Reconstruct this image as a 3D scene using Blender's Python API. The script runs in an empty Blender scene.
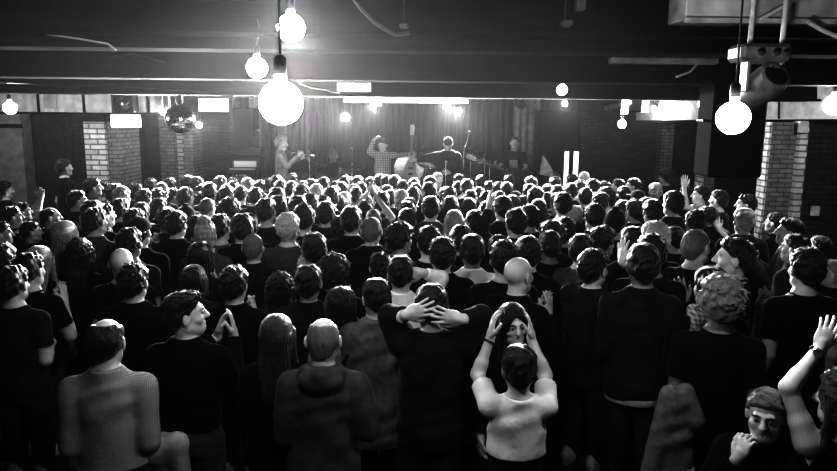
import bpy, math, random
import numpy as np
from mathutils import Vector, Matrix, Euler
random.seed(7); rng = np.random.default_rng(7)
SC = bpy.context.scene
COL = SC.collection
R = math.radians
F = 690.0; PITCH = math.atan(121/690.0); ROLL = R(0.6); HC = 2.77

# ------------------------------------------------------------------ camera geometry
def ray(px, py):
    x = (px-418.5)/F; y = -(py-235.5)/F
    c, s = math.cos(ROLL), math.sin(ROLL)
    x, y = x*c - y*s, x*s + y*c          # undo the small camera roll
    cp, sp = math.cos(PITCH), math.sin(PITCH)
    return Vector((x, cp + y*sp, -sp + y*cp))
def at(px, py, Y):
    d = ray(px, py); return Vector((d.x*Y/d.y, Y, HC + d.z*Y/d.y))
def proj(p):
    cp, sp = math.cos(PITCH), math.sin(PITCH)
    zc = p[1]*cp - (p[2]-HC)*sp; yc = p[1]*sp + (p[2]-HC)*cp; xc = p[0]
    x, y = xc/zc, yc/zc
    c, s = math.cos(-ROLL), math.sin(-ROLL)
    x, y = x*c - y*s, x*s + y*c
    return 418.5 + F*x, 235.5 - F*y, zc

# ------------------------------------------------------------------ materials (all neutral greys: black and white photograph)
def mat(name, v, rough=.7, spec=.3, metal=0, bump=0, scale=30, var=0, sheen=0, emit=0, stretch=None, coat=0):
    m = bpy.data.materials.new(name); m.use_nodes = True
    nt = m.node_tree; b = nt.nodes['Principled BSDF']
    b.inputs['Base Color'].default_value = (v, v, v, 1)
    b.inputs['Roughness'].default_value = rough
    b.inputs['Specular IOR Level'].default_value = spec
    b.inputs['Metallic'].default_value = metal
    b.inputs['Sheen Weight'].default_value = sheen; b.inputs['Sheen Roughness'].default_value = .35
    b.inputs['Coat Weight'].default_value = coat
    if emit:
        b.inputs['Emission Color'].default_value = (1, 1, 1, 1); b.inputs['Emission Strength'].default_value = emit
    if bump or var:
        tc = nt.nodes.new('ShaderNodeTexCoord'); mp = nt.nodes.new('ShaderNodeMapping')
        nt.links.new(tc.outputs['Object'], mp.inputs[0])
        if stretch: mp.inputs['Scale'].default_value = stretch
        n = nt.nodes.new('ShaderNodeTexNoise'); n.inputs['Scale'].default_value = scale; n.inputs['Detail'].default_value = 5
        nt.links.new(mp.outputs[0], n.inputs['Vector'])
        if bump:
            bp = nt.nodes.new('ShaderNodeBump'); bp.inputs['Strength'].default_value = bump; bp.inputs['Distance'].default_value = .02
            nt.links.new(n.outputs[0], bp.inputs['Height']); nt.links.new(bp.outputs[0], b.inputs['Normal'])
        if var:
            cr = nt.nodes.new('ShaderNodeMapRange'); cr.inputs['From Min'].default_value = .3; cr.inputs['From Max'].default_value = .7
            cr.inputs['To Min'].default_value = v*(1-var); cr.inputs['To Max'].default_value = v*(1+var)
            nt.links.new(n.outputs[0], cr.inputs[0]); nt.links.new(cr.outputs[0], b.inputs['Base Color'])
    return m
def brick_mat(name, v1, v2, vm, sx=1.0, bump=.6):
    m = bpy.data.materials.new(name); m.use_nodes = True
    nt = m.node_tree; b = nt.nodes['Principled BSDF']; N = nt.nodes.new; L = nt.links.new
    tc = N('ShaderNodeTexCoord'); sp = N('ShaderNodeSeparateXYZ'); L(tc.outputs['Object'], sp.inputs[0])
    ad = N('ShaderNodeMath'); ad.operation = 'ADD'; L(sp.outputs[0], ad.inputs[0]); L(sp.outputs[1], ad.inputs[1])
    cb = N('ShaderNodeCombineXYZ'); L(ad.outputs[0], cb.inputs[0]); L(sp.outputs[2], cb.inputs[1])
    br = N('ShaderNodeTexBrick'); L(cb.outputs[0], br.inputs['Vector'])
    br.inputs['Color1'].default_value = (v1, v1, v1, 1); br.inputs['Color2'].default_value = (v2, v2, v2, 1)
    br.inputs['Mortar'].default_value = (vm, vm, vm, 1)
    br.inputs['Scale'].default_value = 1; br.inputs['Brick Width'].default_value = .26*sx
    br.inputs['Row Height'].default_value = .085*sx; br.inputs['Mortar Size'].default_value = .012*sx
    nz = N('ShaderNodeTexNoise'); nz.inputs['Scale'].default_value = 9; nz.inputs['Detail'].default_value = 6
    L(tc.outputs['Object'], nz.inputs['Vector'])
    mx = N('ShaderNodeMix'); mx.data_type = 'RGBA'; mx.blend_type = 'MULTIPLY'; mx.inputs[0].default_value = .7
    L(br.outputs[0], mx.inputs['A']); L(nz.outputs[0], mx.inputs['B']); L(mx.outputs['Result'], b.inputs['Base Color'])
    bp = N('ShaderNodeBump'); bp.inputs['Strength'].default_value = bump; bp.inputs['Distance'].default_value = .03; bp.invert = True
    L(br.outputs['Fac'], bp.inputs['Height']); L(bp.outputs[0], b.inputs['Normal'])
    b.inputs['Roughness'].default_value = .85; b.inputs['Specular IOR Level'].default_value = .2
    return m
M = {}
M['skin'] = mat('skin', .46, .5, .35, bump=.05, scale=120, var=.08)
M['skin_dark'] = mat('skin_dark', .20, .5, .35, bump=.05, scale=120, var=.1)
M['hair_dark'] = mat('hair_dark', .005, .40, .4, bump=.5, scale=60, stretch=(3, 3, .5), sheen=.25)
M['hair_brown'] = mat('hair_brown', .03, .42, .5, bump=.5, scale=60, stretch=(3, 3, .5), var=.5, sheen=.3)
M['hair_grey'] = mat('hair_grey', .34, .5, .4, bump=.5, scale=60, stretch=(3, 3, .7), var=.35, sheen=.6)
M['hair_blond'] = mat('hair_blond', .26, .4, .5, bump=.6, scale=70, stretch=(4, 4, .3), var=.5, sheen=.6)
M['hair_mid'] = mat('hair_mid', .11, .45, .5, bump=.5, scale=60, stretch=(3, 3, .7), var=.4, sheen=.4)
M['stubble'] = mat('stubble', .14, .6, .3, bump=.3, scale=250, var=.3)
M['cloth_black'] = mat('cloth_black', .004, .9, .12, bump=.25, scale=14, sheen=.06)
M['cloth_dark'] = mat('cloth_dark', .014, .9, .15, bump=.3, scale=16, var=.4, sheen=.1)
M['cloth_grey'] = mat('cloth_grey', .075, .9, .15, bump=.3, scale=18, var=.25, sheen=.1)
M['cloth_light'] = mat('cloth_light', .30, .9, .15, bump=.3, scale=18, var=.15, sheen=.1)
M['cloth_white'] = mat('cloth_white', .72, .9, .15, bump=.3, scale=18, var=.06)
M['denim'] = mat('denim', .035, .9, .15, bump=.3, scale=200, var=.4)
M['eye'] = mat('eye', .3, .2, .5)
M['iris'] = mat('iris', .015, .1, .6)
M['lips'] = mat('lips', .17, .4, .4)
M['black_metal'] = mat('black_metal', .012, .45, .5, bump=.1, scale=80)
M['black_case'] = mat('black_case', .009, .6, .35, bump=.15, scale=150)
M['chrome'] = mat('chrome', .75, .18, .5, metal=1)
M['brass'] = mat('brass', .6, .25, .5, metal=1, bump=.15, scale=6, stretch=(1, 1, 8))
M['drum_skin'] = mat('drum_skin', .6, .5, .3)
M['drum_shell'] = mat('drum_shell', .12, .25, .5)
M['white_paint'] = mat('white_paint', .75, .5, .3, bump=.1, scale=20)
M['cable'] = mat('cable', .03, .5, .4)
M['cable_light'] = mat('cable_light', .5, .5, .4)
M['wood'] = mat('wood', .12, .4, .4, bump=.15, scale=8, stretch=(1, 1, 12), var=.3)
M['plastic_white'] = mat('plastic_white', .6, .4, .4)

# ------------------------------------------------------------------ object helpers
def link(o, parent=None):
    COL.objects.link(o)
    if parent is not None: o.parent = parent
    return o
def setp(o, label=None, cat=None, group=None, kind=None):
    if label: o['label'] = label
    if cat: o['category'] = cat
    if group: o['group'] = group
    if kind: o['kind'] = kind
    return o
def meshdata(name, v, f, material=None, smooth=True):
    me = bpy.data.meshes.new(name); me.from_pydata(v, [], f)
    if smooth: me.polygons.foreach_set('use_smooth', np.ones(len(me.polygons), dtype=bool))
    me.update()
    if material: me.materials.append(material)
    return me
def empty(name, loc, label, cat, group=None, rz=0):
    o = bpy.data.objects.new(name, None); o.location = loc; o.rotation_euler = (0, 0, rz); o.empty_display_size = .1
    link(o); return setp(o, label, cat, group)
class MB:
    """collects shapes into ONE mesh"""
    def __init__(s): s.v = []; s.f = []; s.flat = True
    def _add(s, vs, fs):
        n = len(s.v); s.v += [tuple(v) for v in vs]; s.f += [tuple(i+n for i in f) for f in fs]
    def box(s, c, d, rot=None, bev=0.0):
        c = Vector(c); hx, hy, hz = d[0]/2, d[1]/2, d[2]/2
        m = rot.to_3x3() if rot is not None else Matrix.Identity(3)
        b = min(bev, hx*.8, hy*.8, hz*.8)
        if b <= 0:
            vs = [c + m @ Vector((x*hx, y*hy, z*hz)) for x in (-1, 1) for y in (-1, 1) for z in (-1, 1)]
            s._add(vs, [(0, 1, 3, 2), (4, 6, 7, 5), (0, 4, 5, 1), (2, 3, 7, 6), (0, 2, 6, 4), (1, 5, 7, 3)]); return s
        vs = []; idx = {}
        for x in (-1, 1):
            for y in (-1, 1):
                for z in (-1, 1):
                    for k in range(3):
                        p = [x*(hx-b), y*(hy-b), z*(hz-b)]; p[k] = (x*hx, y*hy, z*hz)[k]
                        idx[(x, y, z, k)] = len(vs); vs.append(c + m @ Vector(p))
        fs = []
        for x in (-1, 1): fs.append([idx[(x, -1, -1, 0)], idx[(x, 1, -1, 0)], idx[(x, 1, 1, 0)], idx[(x, -1, 1, 0)]])
        for y in (-1, 1): fs.append([idx[(-1, y, -1, 1)], idx[(1, y, -1, 1)], idx[(1, y, 1, 1)], idx[(-1, y, 1, 1)]])
        for z in (-1, 1): fs.append([idx[(-1, -1, z, 2)], idx[(1, -1, z, 2)], idx[(1, 1, z, 2)], idx[(-1, 1, z, 2)]])
        for x in (-1, 1):
            for y in (-1, 1): fs.append([idx[(x, y, -1, 0)], idx[(x, y, 1, 0)], idx[(x, y, 1, 1)], idx[(x, y, -1, 1)]])
            for z in (-1, 1): fs.append([idx[(x, -1, z, 0)], idx[(x, 1, z, 0)], idx[(x, 1, z, 2)], idx[(x, -1, z, 2)]])
        for y in (-1, 1):
            for z in (-1, 1): fs.append([idx[(-1, y, z, 1)], idx[(1, y, z, 1)], idx[(1, y, z, 2)], idx[(-1, y, z, 2)]])
        for x in (-1, 1):
            for y in (-1, 1):
                for z in (-1, 1): fs.append([idx[(x, y, z, k)] for k in range(3)])
        s._add(vs, fs); return s
    def tube(s, pts, r, n=10, cap=True):
        pts = [Vector(p) for p in pts]; k = len(pts)
        rs = r if isinstance(r, (list, tuple)) else [r]*k
        up = None; rings = []
        for i, p in enumerate(pts):
            t = (pts[min(i+1, k-1)] - pts[max(i-1, 0)]).normalized()
            if up is None or abs(up.dot(t)) > .95: up = Vector((0, 0, 1)) if abs(t.z) < .9 else Vector((1, 0, 0))
            a = t.cross(up).normalized(); b = a.cross(t).normalized(); up = b
            rings.append([p + (a*math.cos(2*math.pi*j/n) + b*math.sin(2*math.pi*j/n))*rs[i] for j in range(n)])
        vs = [q for rg in rings for q in rg]
        fs = [(i*n+j, i*n+(j+1) % n, (i+1)*n+(j+1) % n, (i+1)*n+j) for i in range(k-1) for j in range(n)]
        if cap: fs += [tuple(range(n))[::-1], tuple((k-1)*n+j for j in range(n))]
        s._add(vs, fs); return s
    def lathe(s, prof, n=24, m=None):
        """prof: (r, z) pairs around local Z, then placed by matrix m"""
        m = m or Matrix.Identity(4); vs = []; k = len(prof)
        for r, z in prof:
            for j in range(n):
                a = 2*math.pi*j/n; vs.append(m @ Vector((r*math.cos(a), r*math.sin(a), z)))
        fs = [(i*n+j, i*n+(j+1) % n, (i+1)*n+(j+1) % n, (i+1)*n+j) for i in range(k-1) for j in range(n)]
        fs += [tuple(range(n))[::-1], tuple((k-1)*n+j for j in range(n))]
        s._add(vs, fs); return s
    def prism(s, poly, d, m=None):
        m = m or Matrix.Identity(4); n = len(poly)
        vs = [m @ Vector((x, -d/2, z)) for x, z in poly] + [m @ Vector((x, d/2, z)) for x, z in poly]
        fs = [tuple(range(n)), tuple(range(2*n-1, n-1, -1))] + [(i, (i+1) % n, n+(i+1) % n, n+i) for i in range(n)]
        s._add(vs, fs); return s
    def build(s, name, material, parent=None, smooth=False, loc=None):
        me = meshdata(name, s.v, s.f, material, smooth)
        o = bpy.data.objects.new(name, me)
        if smooth:
            try: me.set_sharp_from_angle(angle=R(40))
            except Exception: pass
        if loc is not None: o.location = loc
        return link(o, parent)
def M4(loc, rx=0, ry=0, rz=0): return Matrix.Translation(loc) @ Euler((rx, ry, rz)).to_matrix().to_4x4()
def struct(o): o['kind'] = 'structure'; return o
LAMP_W = 2600; STAGE_W = 650; SPOT = 95; FILL = []; FILL_W = 20; HAZE = .0007; SMOKE = .042; EXPO = .45; BULB_E = 320; GAMMA = .55

# ------------------------------------------------------------------ signed distance modelling of bodies, clothes and hair
class SDF:
    def __init__(s, lo, hi, h):
        s.lo = np.array(lo, float); s.h = h
        s.n = np.ceil((np.array(hi)-s.lo)/h).astype(int)+1
        s.a = np.full(tuple(s.n), .3, np.float32)
        s.ax = [(s.lo[i]+h*np.arange(s.n[i])).astype(np.float32) for i in range(3)]
    def sl(s, lo, hi, m=.06):
        i0 = np.maximum(np.floor((np.array(lo)-m-s.lo)/s.h).astype(int), 0)
        i1 = np.minimum(np.ceil((np.array(hi)+m-s.lo)/s.h).astype(int)+1, s.n)
        if (i1 <= i0).any(): return None
        sl = tuple(slice(a, b) for a, b in zip(i0, i1))
        return sl, s.ax[0][sl[0]][:, None, None], s.ax[1][sl[1]][None, :, None], s.ax[2][sl[2]][None, None, :]
    def put(s, lo, hi, fn, k=.02, op='u'):
        q = s.sl(lo, hi)
        if q is None: return
        sl, x, y, z = q
        d = fn(x, y, z); a = s.a[sl]
        if op == 'u':
            h = np.maximum(k-np.abs(a-d), 0)/k; s.a[sl] = np.minimum(a, d)-h*h*k*.25
        elif op == 'cut':                                  # subtract
            d = -d; h = np.maximum(k-np.abs(a-d), 0)/k; s.a[sl] = np.maximum(a, d)+h*h*k*.25
    def cone(s, a, b, ra, rb, k=.02, op='u', cap=False):
        a = np.array(a, float); b = np.array(b, float); ba = b-a; L2 = float(ba@ba)+1e-9; r = max(ra, rb)
        def fn(x, y, z):
            px, py, pz = x-a[0], y-a[1], z-a[2]
            t = np.clip((px*ba[0]+py*ba[1]+pz*ba[2])/L2, 0, 1)
            d = np.sqrt((px-t*ba[0])**2+(py-t*ba[1])**2+(pz-t*ba[2])**2)-(ra+t*(rb-ra))
            if cap: d = np.maximum(d, ((px-ba[0])*ba[0]+(py-ba[1])*ba[1]+(pz-ba[2])*ba[2])/math.sqrt(L2))
            return d
        s.put(np.minimum(a, b)-r, np.maximum(a, b)+r, fn, k, op)
    def ell(s, c, r, k=.02, op='u', T=None):
        c = np.array(c, float); r = np.array(r, float); rm = r.max()
        def fn(x, y, z):
            px, py, pz = x-c[0], y-c[1], z-c[2]
            if T is not None:
                q = [T[0][i]*px+T[1][i]*py+T[2][i]*pz for i in range(3)]
                px, py, pz = q
            k0 = np.sqrt((px/r[0])**2+(py/r[1])**2+(pz/r[2])**2)
            k1 = np.sqrt((px/r[0]**2)**2+(py/r[1]**2)**2+(pz/r[2]**2)**2)+1e-6
            return k0*(k0-1)/k1
        s.put(c-rm, c+rm, fn, k, op)
    def egg(s, c, r, p=2.5, k=.02):
        c = np.array(c, float); r = np.array(r, float)
        def fn(x, y, z):
            k0 = (np.abs((x-c[0])/r[0])**p+np.abs((y-c[1])/r[1])**p+np.abs((z-c[2])/r[2])**p)**(1/p)
            return (k0-1)*r.min()
        s.put(c-r, c+r, fn, k)
    def texture(s, amp, f=170, seed=1, zs=.55):
        r = np.random.default_rng(seed); x, y, z = s.ax[0][:, None, None], s.ax[1][None, :, None], s.ax[2][None, None, :]
        n = 0
        for i in range(7):
            v = r.normal(size=3); v /= np.linalg.norm(v); v = v*f*r.uniform(.5, 1.4); w = r.normal(size=3); w = w/np.linalg.norm(w)*f*.3
            n = n+np.sin(v[0]*x+v[1]*y+v[2]*zs*z+r.uniform(0, 6)+1.5*np.sin(w[0]*x+w[1]*y+w[2]*z))
        s.a += (amp/2.2*n).astype(np.float32)
    def stack(s, tab, off=0, k=.02, fold=None, op='u', z0=None, z1=None):
        t = np.array(tab, float)
        zs = t[:, 0]; z0 = zs[0] if z0 is None else z0; z1 = zs[-1] if z1 is None else z1
        rx = t[:, 1].max()+off; ry = t[:, 2].max()+off+.05
        def smooth(z, c):
            zz = np.linspace(zs[0], zs[-1], 64); v = np.interp(zz, zs, t[:, c])
            ker = np.ones(5)/5; v = np.convolve(np.pad(v, 2, mode='edge'), ker, 'valid')
            return np.interp(z, zz, v)
        def fn(x, y, z):
            X, Y, y0 = smooth(z, 1)+off, smooth(z, 2)+off, smooth(z, 3)
            px, py = x, y-y0
            k0 = np.sqrt((px/X)**2+(py/Y)**2); k1 = np.sqrt((px/X**2)**2+(py/Y**2)**2)+1e-5
            d = k0*(k0-1)/k1
            if fold is not None: d = d+fold(x, y, z)
            e = np.maximum(z0-z, z-z1)
            return np.maximum(d, e).astype(np.float32)
        s.put((-rx, -ry, z0), (rx, ry, z1), fn, k, op)
    def mesh(s):
        a = s.a; ins = a < 0
        n = [m-1 for m in a.shape]
        c = np.zeros(n, np.uint8)
        for dx in (0, 1):
            for dy in (0, 1):
                for dz in (0, 1): c += ins[dx:dx+n[0], dy:dy+n[1], dz:dz+n[2]]
        act = (c > 0) & (c < 8); I = np.argwhere(act)
        idx = np.full(n, -1, np.int64); idx[act] = np.arange(len(I))
        acc = np.zeros((len(I), 3)); cnt = np.zeros(len(I))
        cor = [(x, y, z) for x in (0, 1) for y in (0, 1) for z in (0, 1)]
        val = {q: a[I[:, 0]+q[0], I[:, 1]+q[1], I[:, 2]+q[2]] for q in cor}
        for q in cor:
            for ax in range(3):
                if q[ax] == 0:
                    q2 = list(q); q2[ax] = 1; q2 = tuple(q2)
                    v0, v1 = val[q], val[q2]; m = (v0 < 0) != (v1 < 0)
                    t = v0[m]/(v0[m]-v1[m]); p = np.tile(np.array(q, float), (m.sum(), 1)); p[:, ax] += t
                    acc[m] += p; cnt[m] += 1
        V = s.lo+(I+acc/cnt[:, None])*s.h
        Q = []
        for ax in range(3):
            b, cx = (ax+1) % 3, (ax+2) % 3
            s0 = [slice(None)]*3; s1 = [slice(None)]*3; s0[ax] = slice(0, -1); s1[ax] = slice(1, None)
            A, B = ins[tuple(s0)], ins[tuple(s1)]
            E = np.argwhere(A != B); ok = (E[:, b] > 0) & (E[:, cx] > 0) & (E[:, b] < a.shape[b]-1) & (E[:, cx] < a.shape[cx]-1)
            E = E[ok]; fl = A[E[:, 0], E[:, 1], E[:, 2]]
            def g(db, dc):
                e = E.copy(); e[:, b] -= db; e[:, cx] -= dc; return idx[e[:, 0], e[:, 1], e[:, 2]]
            q = np.stack([g(1, 1), g(0, 1), g(0, 0), g(1, 0)], 1)
            q[~fl] = q[~fl][:, ::-1]; Q.append(q)
        Q = np.concatenate(Q); Q = Q[(Q >= 0).all(1)]
        return V, Q
def sdf_mesh(name, S, material=None):
    V, Q = S.mesh(); me = meshdata(name, V, Q, material); return me

TOR = {'m': [(.84, .155, .11, -.012), (.93, .168, .118, -.014), (1.03, .155, .108, -.002), (1.13, .148, .106, .002), (1.27, .162, .116, .004), (1.37, .158, .106, -.006), (1.44, .112, .08, -.016), (1.50, .058, .056, -.018)],
       'f': [(.84, .165, .115, -.018), (.93, .175, .12, -.018), (1.04, .138, .096, -.002), (1.13, .13, .09, .002), (1.26, .148, .108, .012), (1.36, .145, .095, -.004), (1.43, .112, .074, -.016), (1.49, .05, .05, -.018)]}
SH = {'m': .166, 'f': .148}
HP = np.array((0, -.012, 1.53))          # neck pivot of the head
def rotm(yaw=0, pitch=0, roll=0): return np.array(Euler((R(pitch), R(roll), R(yaw)), 'XYZ').to_matrix())
def add_head(S, sex='m', T=None, detail=False):
    T = np.eye(3) if T is None else T
    tr = lambda p: HP+T@(np.array(p)-HP)
    w = 1.0 if sex == 'm' else .95
    S.cone((0, -.02, 1.45), tr((0, -.008, 1.58)), .062*w, .056*w, .025)
    S.ell(tr((0, -.012, 1.662)), (.077*w, .098, .089), .02, T=T)
    S.ell(tr((0, .022, 1.60)), (.061*w, .071, .082), .03, T=T)
    S.cone(tr((0, .072, 1.553)), tr((0, .066, 1.548)), .026*w, .026*w, .03)          # chin
    for sx in (-1, 1):
        S.cone(tr((sx*.05*w, -.0, 1.575)), tr((sx*.022, .06, 1.548)), .02, .022, .025)   # jaw line
        S.ell(tr((sx*.085*w, -.014, 1.630)), (.010, .023, .036), .008, T=T@rotm(yaw=sx*28))
        S.ell(tr((sx*.044*w, .058, 1.612)), (.024, .022, .02), .02, T=T)                # cheek
    S.cone(tr((0, .090, 1.658)), tr((0, .112, 1.618)), .0095, .0155, .012)               # nose
    for sx in (-1, 1): S.cone(tr((sx*.012, .098, 1.612)), tr((sx*.011, .100, 1.613)), .009, .009, .008)
    S.cone(tr((-.035, .078, 1.668)), tr((.035, .078, 1.668)), .014, .014, .015)           # brow
    for sx in (-1, 1): S.ell(tr((sx*.032, .096, 1.648)), (.018, .014, .012), .012, 'cut', T=T)
    S.cone(tr((-.017, .086, 1.586)), tr((.017, .086, 1.586)), .0085, .0085, .008)
    S.cone(tr((-.014, .085, 1.575)), tr((.014, .085, 1.575)), .009, .009, .008)
    if detail: S.ell(tr((0, .100, 1.5812)), (.024, .008, .0022), .003, 'cut', T=T)
def add_hand(S, W, d, n, curl=25, spread=8, side=1, sc=1.0):
    """palm and five fingers; W wrist, d direction of the fingers, n palm normal (the side fingers close towards), side: thumb at +/- across"""
    d = np.array(d, float); d /= np.linalg.norm(d); n = np.array(n, float); n -= d*(n@d); n /= np.linalg.norm(n)
    u = np.cross(d, n)*side                       # towards the thumb
    W = np.array(W, float); T = np.stack([u, d, n], 1)
    S.ell(W+d*.048*sc, (.042*sc, .054*sc, .0165*sc), .012, T=T)
    S.cone(W-d*.01, W+d*.03*sc, .025*sc, .025*sc, .012)
    for off, L, r in ((.031, .072, .0092), (.0105, .080, .0094), (-.0105, .074, .009), (-.030, .058, .0082)):
        b = W+u*off*sc+d*(.088-.25*abs(off))*sc; a = R(spread)*off/.03
        dd = d*math.cos(a)+u*math.sin(a); ang = 0; p = b-dd*.018
        S.cone(b-dd*.02*sc, b, r*1.02*sc, r*sc, .006)
        p = b
        for j, fr in enumerate((.45, .32, .23)):
            ang += R(curl)*(.6 if j == 0 else 1.0)
            q = p+(dd*math.cos(ang)+n*math.sin(ang))*L*fr*sc
            S.cone(p, q, r*(1-.07*j)*sc, r*(.95-.1*j)*sc, .003); p = q
    b = W+u*.024*sc+d*.018*sc; q = b+(u*.62+d*.62+n*.35)*.04*sc; q2 = q+(u*.3+d*.85+n*.35)*.034*sc; q3 = q2+(u*.05+d*.9+n*.4)*.026*sc
    S.cone(b, q, .0145*sc, .0118*sc, .01); S.cone(q, q2, .0112*sc, .0102*sc, .004); S.cone(q2, q3, .0102*sc, .0085*sc, .004)
def fold_fn(seed, amp):
    r = np.random.default_rng(seed); ph = r.uniform(0, 6.28, 8)
    def f(x, y, z):
        return (amp*.5*np.sin(26*z+9*x+4*np.sin(7*x+ph[0])+ph[1])*np.cos(6*x+5*y+ph[2])
                + amp*.45*np.sin(41*z-16*x+3*np.sin(11*y+9*z+ph[3])+ph[4])
                + amp*.4*np.sin(19*x+8*z+ph[5])*np.sin(23*y+11*z+ph[6]))
    return f
DOWN = lambda sx, sh: dict(E=(sx*(sh+.035), -.045, 1.12), W=(sx*(sh+.04), .05, .885), d=(-sx*.05, .25, -1), n=(-sx, .1, 0), curl=22)
FRONT = lambda sx, sh: dict(E=(sx*(sh+.03), -.03, 1.13), W=(sx*.09, .21, 1.14+.03*sx), d=(-sx*.9, .4, .15), n=(0, -1, .1), curl=30)
CHEST = lambda sx, sh: dict(E=(sx*(sh+.07), .05, 1.15), W=(sx*.045, .27, 1.33), d=(-sx*.25, .35, .9), n=(-sx, 0, 0), curl=12)
UP = lambda sx, sh: dict(E=(sx*(sh+.10), .13, 1.56), W=(sx*.055, .22, 1.80), d=(-sx*.35, .1, .95), n=(-sx, 0, -.1), curl=12)
BOUND = ((-.62, -.38, -.02), (.62, .6, 2.12))
def arm_pts(P, sx, sex):
    sh = SH[sex]; a = P['arms'][0 if sx < 0 else 1]
    if callable(a): a = a(sx, sh)
    S0 = np.array((sx*sh, -.012, 1.40+(.035 if a['E'][2] > 1.4 else 0)))
    return S0, np.array(a['E'], float), np.array(a['W'], float), a
def body_bounds(P, pad=.13):
    pts = [np.array((-.24, -.2, -.02)), np.array((.24, .62 if P.get('sit') else .26, 1.80))]
    for sx in (-1, 1):
        S0, E, W, a = arm_pts(P, sx, P['sex']); dd = np.array(a['d'], float); dd /= np.linalg.norm(dd)
        pts += [E-pad+.03, E+pad-.03, W-.06, W+.06, W+dd*.22, W+dd*.1-.05, W+dd*.1+.05]
    pts = np.array(pts); return pts.min(0)-.02, pts.max(0)+.02
def make_body(P, h):
    sex = P['sex']; f = .9 if sex == 'f' else 1.0; fat = P.get('fat', 0)
    S = SDF(*body_bounds(P), h)
    S.stack(TOR[sex], fat*.6, .03)
    for sx in (-1, 1):
        S0, E, W, a = arm_pts(P, sx, sex)
        S.cone((sx*.035, -.022, 1.475), S0+np.array((0, 0, .0)), .038*f, .050*f, .04)      # trapezius
        S.cone(S0, S0+(E-S0)*.35, .056*f, .05*f, .035)
        S.cone(S0, E, .052*f, .041*f, .03); S.cone(E, E+(W-E)*.3, .041*f, .042*f, .015); S.cone(E, W, .041*f, .027*f, .015)
        add_hand(S, W, a['d'], a['n'], a.get('curl', 22), a.get('spread', 8), a.get('side', sx), .96 if sex == 'f' else 1.05)
        if P.get('sit'):
            S.cone((sx*.088, 0, .87), (sx*.13, .42, .86), .088*f, .060*f, .03); S.cone((sx*.13, .42, .86), (sx*.13, .40, .48), .058*f, .038, .02)
            S.cone((sx*.13, .38, .455), (sx*.14, .55, .445), .040, .030, .02); continue
        S.cone((sx*.088, 0, .90), (sx*.098, .012, .50), .092*f, .058*f, .03)
        S.cone((sx*.098, .012, .50), (sx*.10, -.02, .30), .056*f, .055*f, .02)
        S.cone((sx*.10, -.02, .30), (sx*.10, -.012, .08), .055*f, .038, .02)
        S.cone((sx*.10, -.035, .045), (sx*.115, .17, .032), .042, .032, .025)
    if sex == 'f':
        for sx in (-1, 1): S.ell((sx*.068, .085, 1.255), (.062, .055, .062), .03)
    add_head(S, sex, P.get('T'), P.get('detail', False))
    return S
def make_top(P, h, kind, seed=1):
    """kind: tee / shirt / jacket / hoodie / coat / tank"""
    sex = P['sex']; f = .92 if sex == 'f' else 1.0; fat = P.get('fat', 0)
    off = {'tee': .010, 'shirt': .013, 'jacket': .021, 'hoodie': .023, 'coat': .026, 'tank': .007}[kind]+fat
    hem = {'tee': .88, 'shirt': .85, 'jacket': .86, 'hoodie': .85, 'coat': .66, 'tank': .9}[kind]; hem = P.get('hem', hem)
    amp = {'tee': .007, 'shirt': .009, 'jacket': .009, 'hoodie': .009, 'coat': .009, 'tank': .004}[kind]
    fo = fold_fn(seed, amp); S = SDF(*body_bounds(P), h)
    tab = [list(q) for q in TOR[sex]]
    for q in tab:                                   # cloth hangs straighter than the waist
        if q[0] < 1.2: q[1] = max(q[1], .150 if sex == 'm' else .142)+.008; q[2] = max(q[2], .104)+.008
    if hem < tab[0][0]: tab = [[hem-.03, tab[0][1]+.012, tab[0][2]+.012, -.012]]+tab
    tab = tab[:-1]+[[1.492 if kind in ('tee', 'tank') else 1.512, .062, .06, -.02]]
    S.stack(tab, off, .02, fo, z0=hem)
    for sx in (-1, 1):
        S0, E, W, a = arm_pts(P, sx, sex); o = off*.8
        up = np.array((0, 0, .005))
        S.cone((sx*.042, -.022, 1.462), S0, .036*f+o*.6, .050*f+o, .04)
        if kind == 'tank': continue
        if kind == 'tee':
            S.cone(S0, S0+(E-S0)*.66, .056*f+o, .052*f+o+.004, .03, cap=True)
        else:
            cut = P.get('cuff', .93)
            def wr(a0, b0, ra, rb, k):
                nn = 5
                for i in range(nn):                 # gathered sleeve: radius swells and pinches along the arm
                    t0, t1 = i/nn, (i+1)/nn; w0 = .004*math.sin(5*i+seed); w1 = .004*math.sin(5*(i+1)+seed)
                    S.cone(a0+(b0-a0)*t0, a0+(b0-a0)*t1, ra+(rb-ra)*t0+w0, ra+(rb-ra)*t1+w1, k)
            wr(S0, E, .054*f+o, .044*f+o, .03); c0 = E+(W-E)*cut
            S.cone(E, c0, .044*f+o, .034*f+o*.8, .015, cap=True)
    if sex == 'f' and kind != 'coat':
        for sx in (-1, 1): S.ell((sx*.068, .085, 1.255), (.064+off, .057+off, .064+off), .04)
    if kind in ('shirt', 'jacket', 'coat'):
        S.stack([(1.462, .083, .080, -.018), (1.515, .070, .070, -.028)], .004, .01)
    if kind == 'hoodie':
        S.ell((0, -.115, 1.465), (.115, .062, .062), .03); S.cone((-.085, -.06, 1.485), (0, -.135, 1.50), .034, .04, .02); S.cone((.085, -.06, 1.485), (0, -.135, 1.50), .034, .04, .02)
        S.cone((-.085, -.06, 1.485), (-.05, .075, 1.44), .034, .03, .02); S.cone((.085, -.06, 1.485), (.05, .075, 1.44), .034, .03, .02)
    if kind == 'tank':
        for sx in (-1, 1): S.ell((sx*.20, 0, 1.40), (.075, .11, .12), .01, 'cut')
        S.ell((0, 0, 1.53), (.105, .14, .09), .01, 'cut')
    return S
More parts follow.
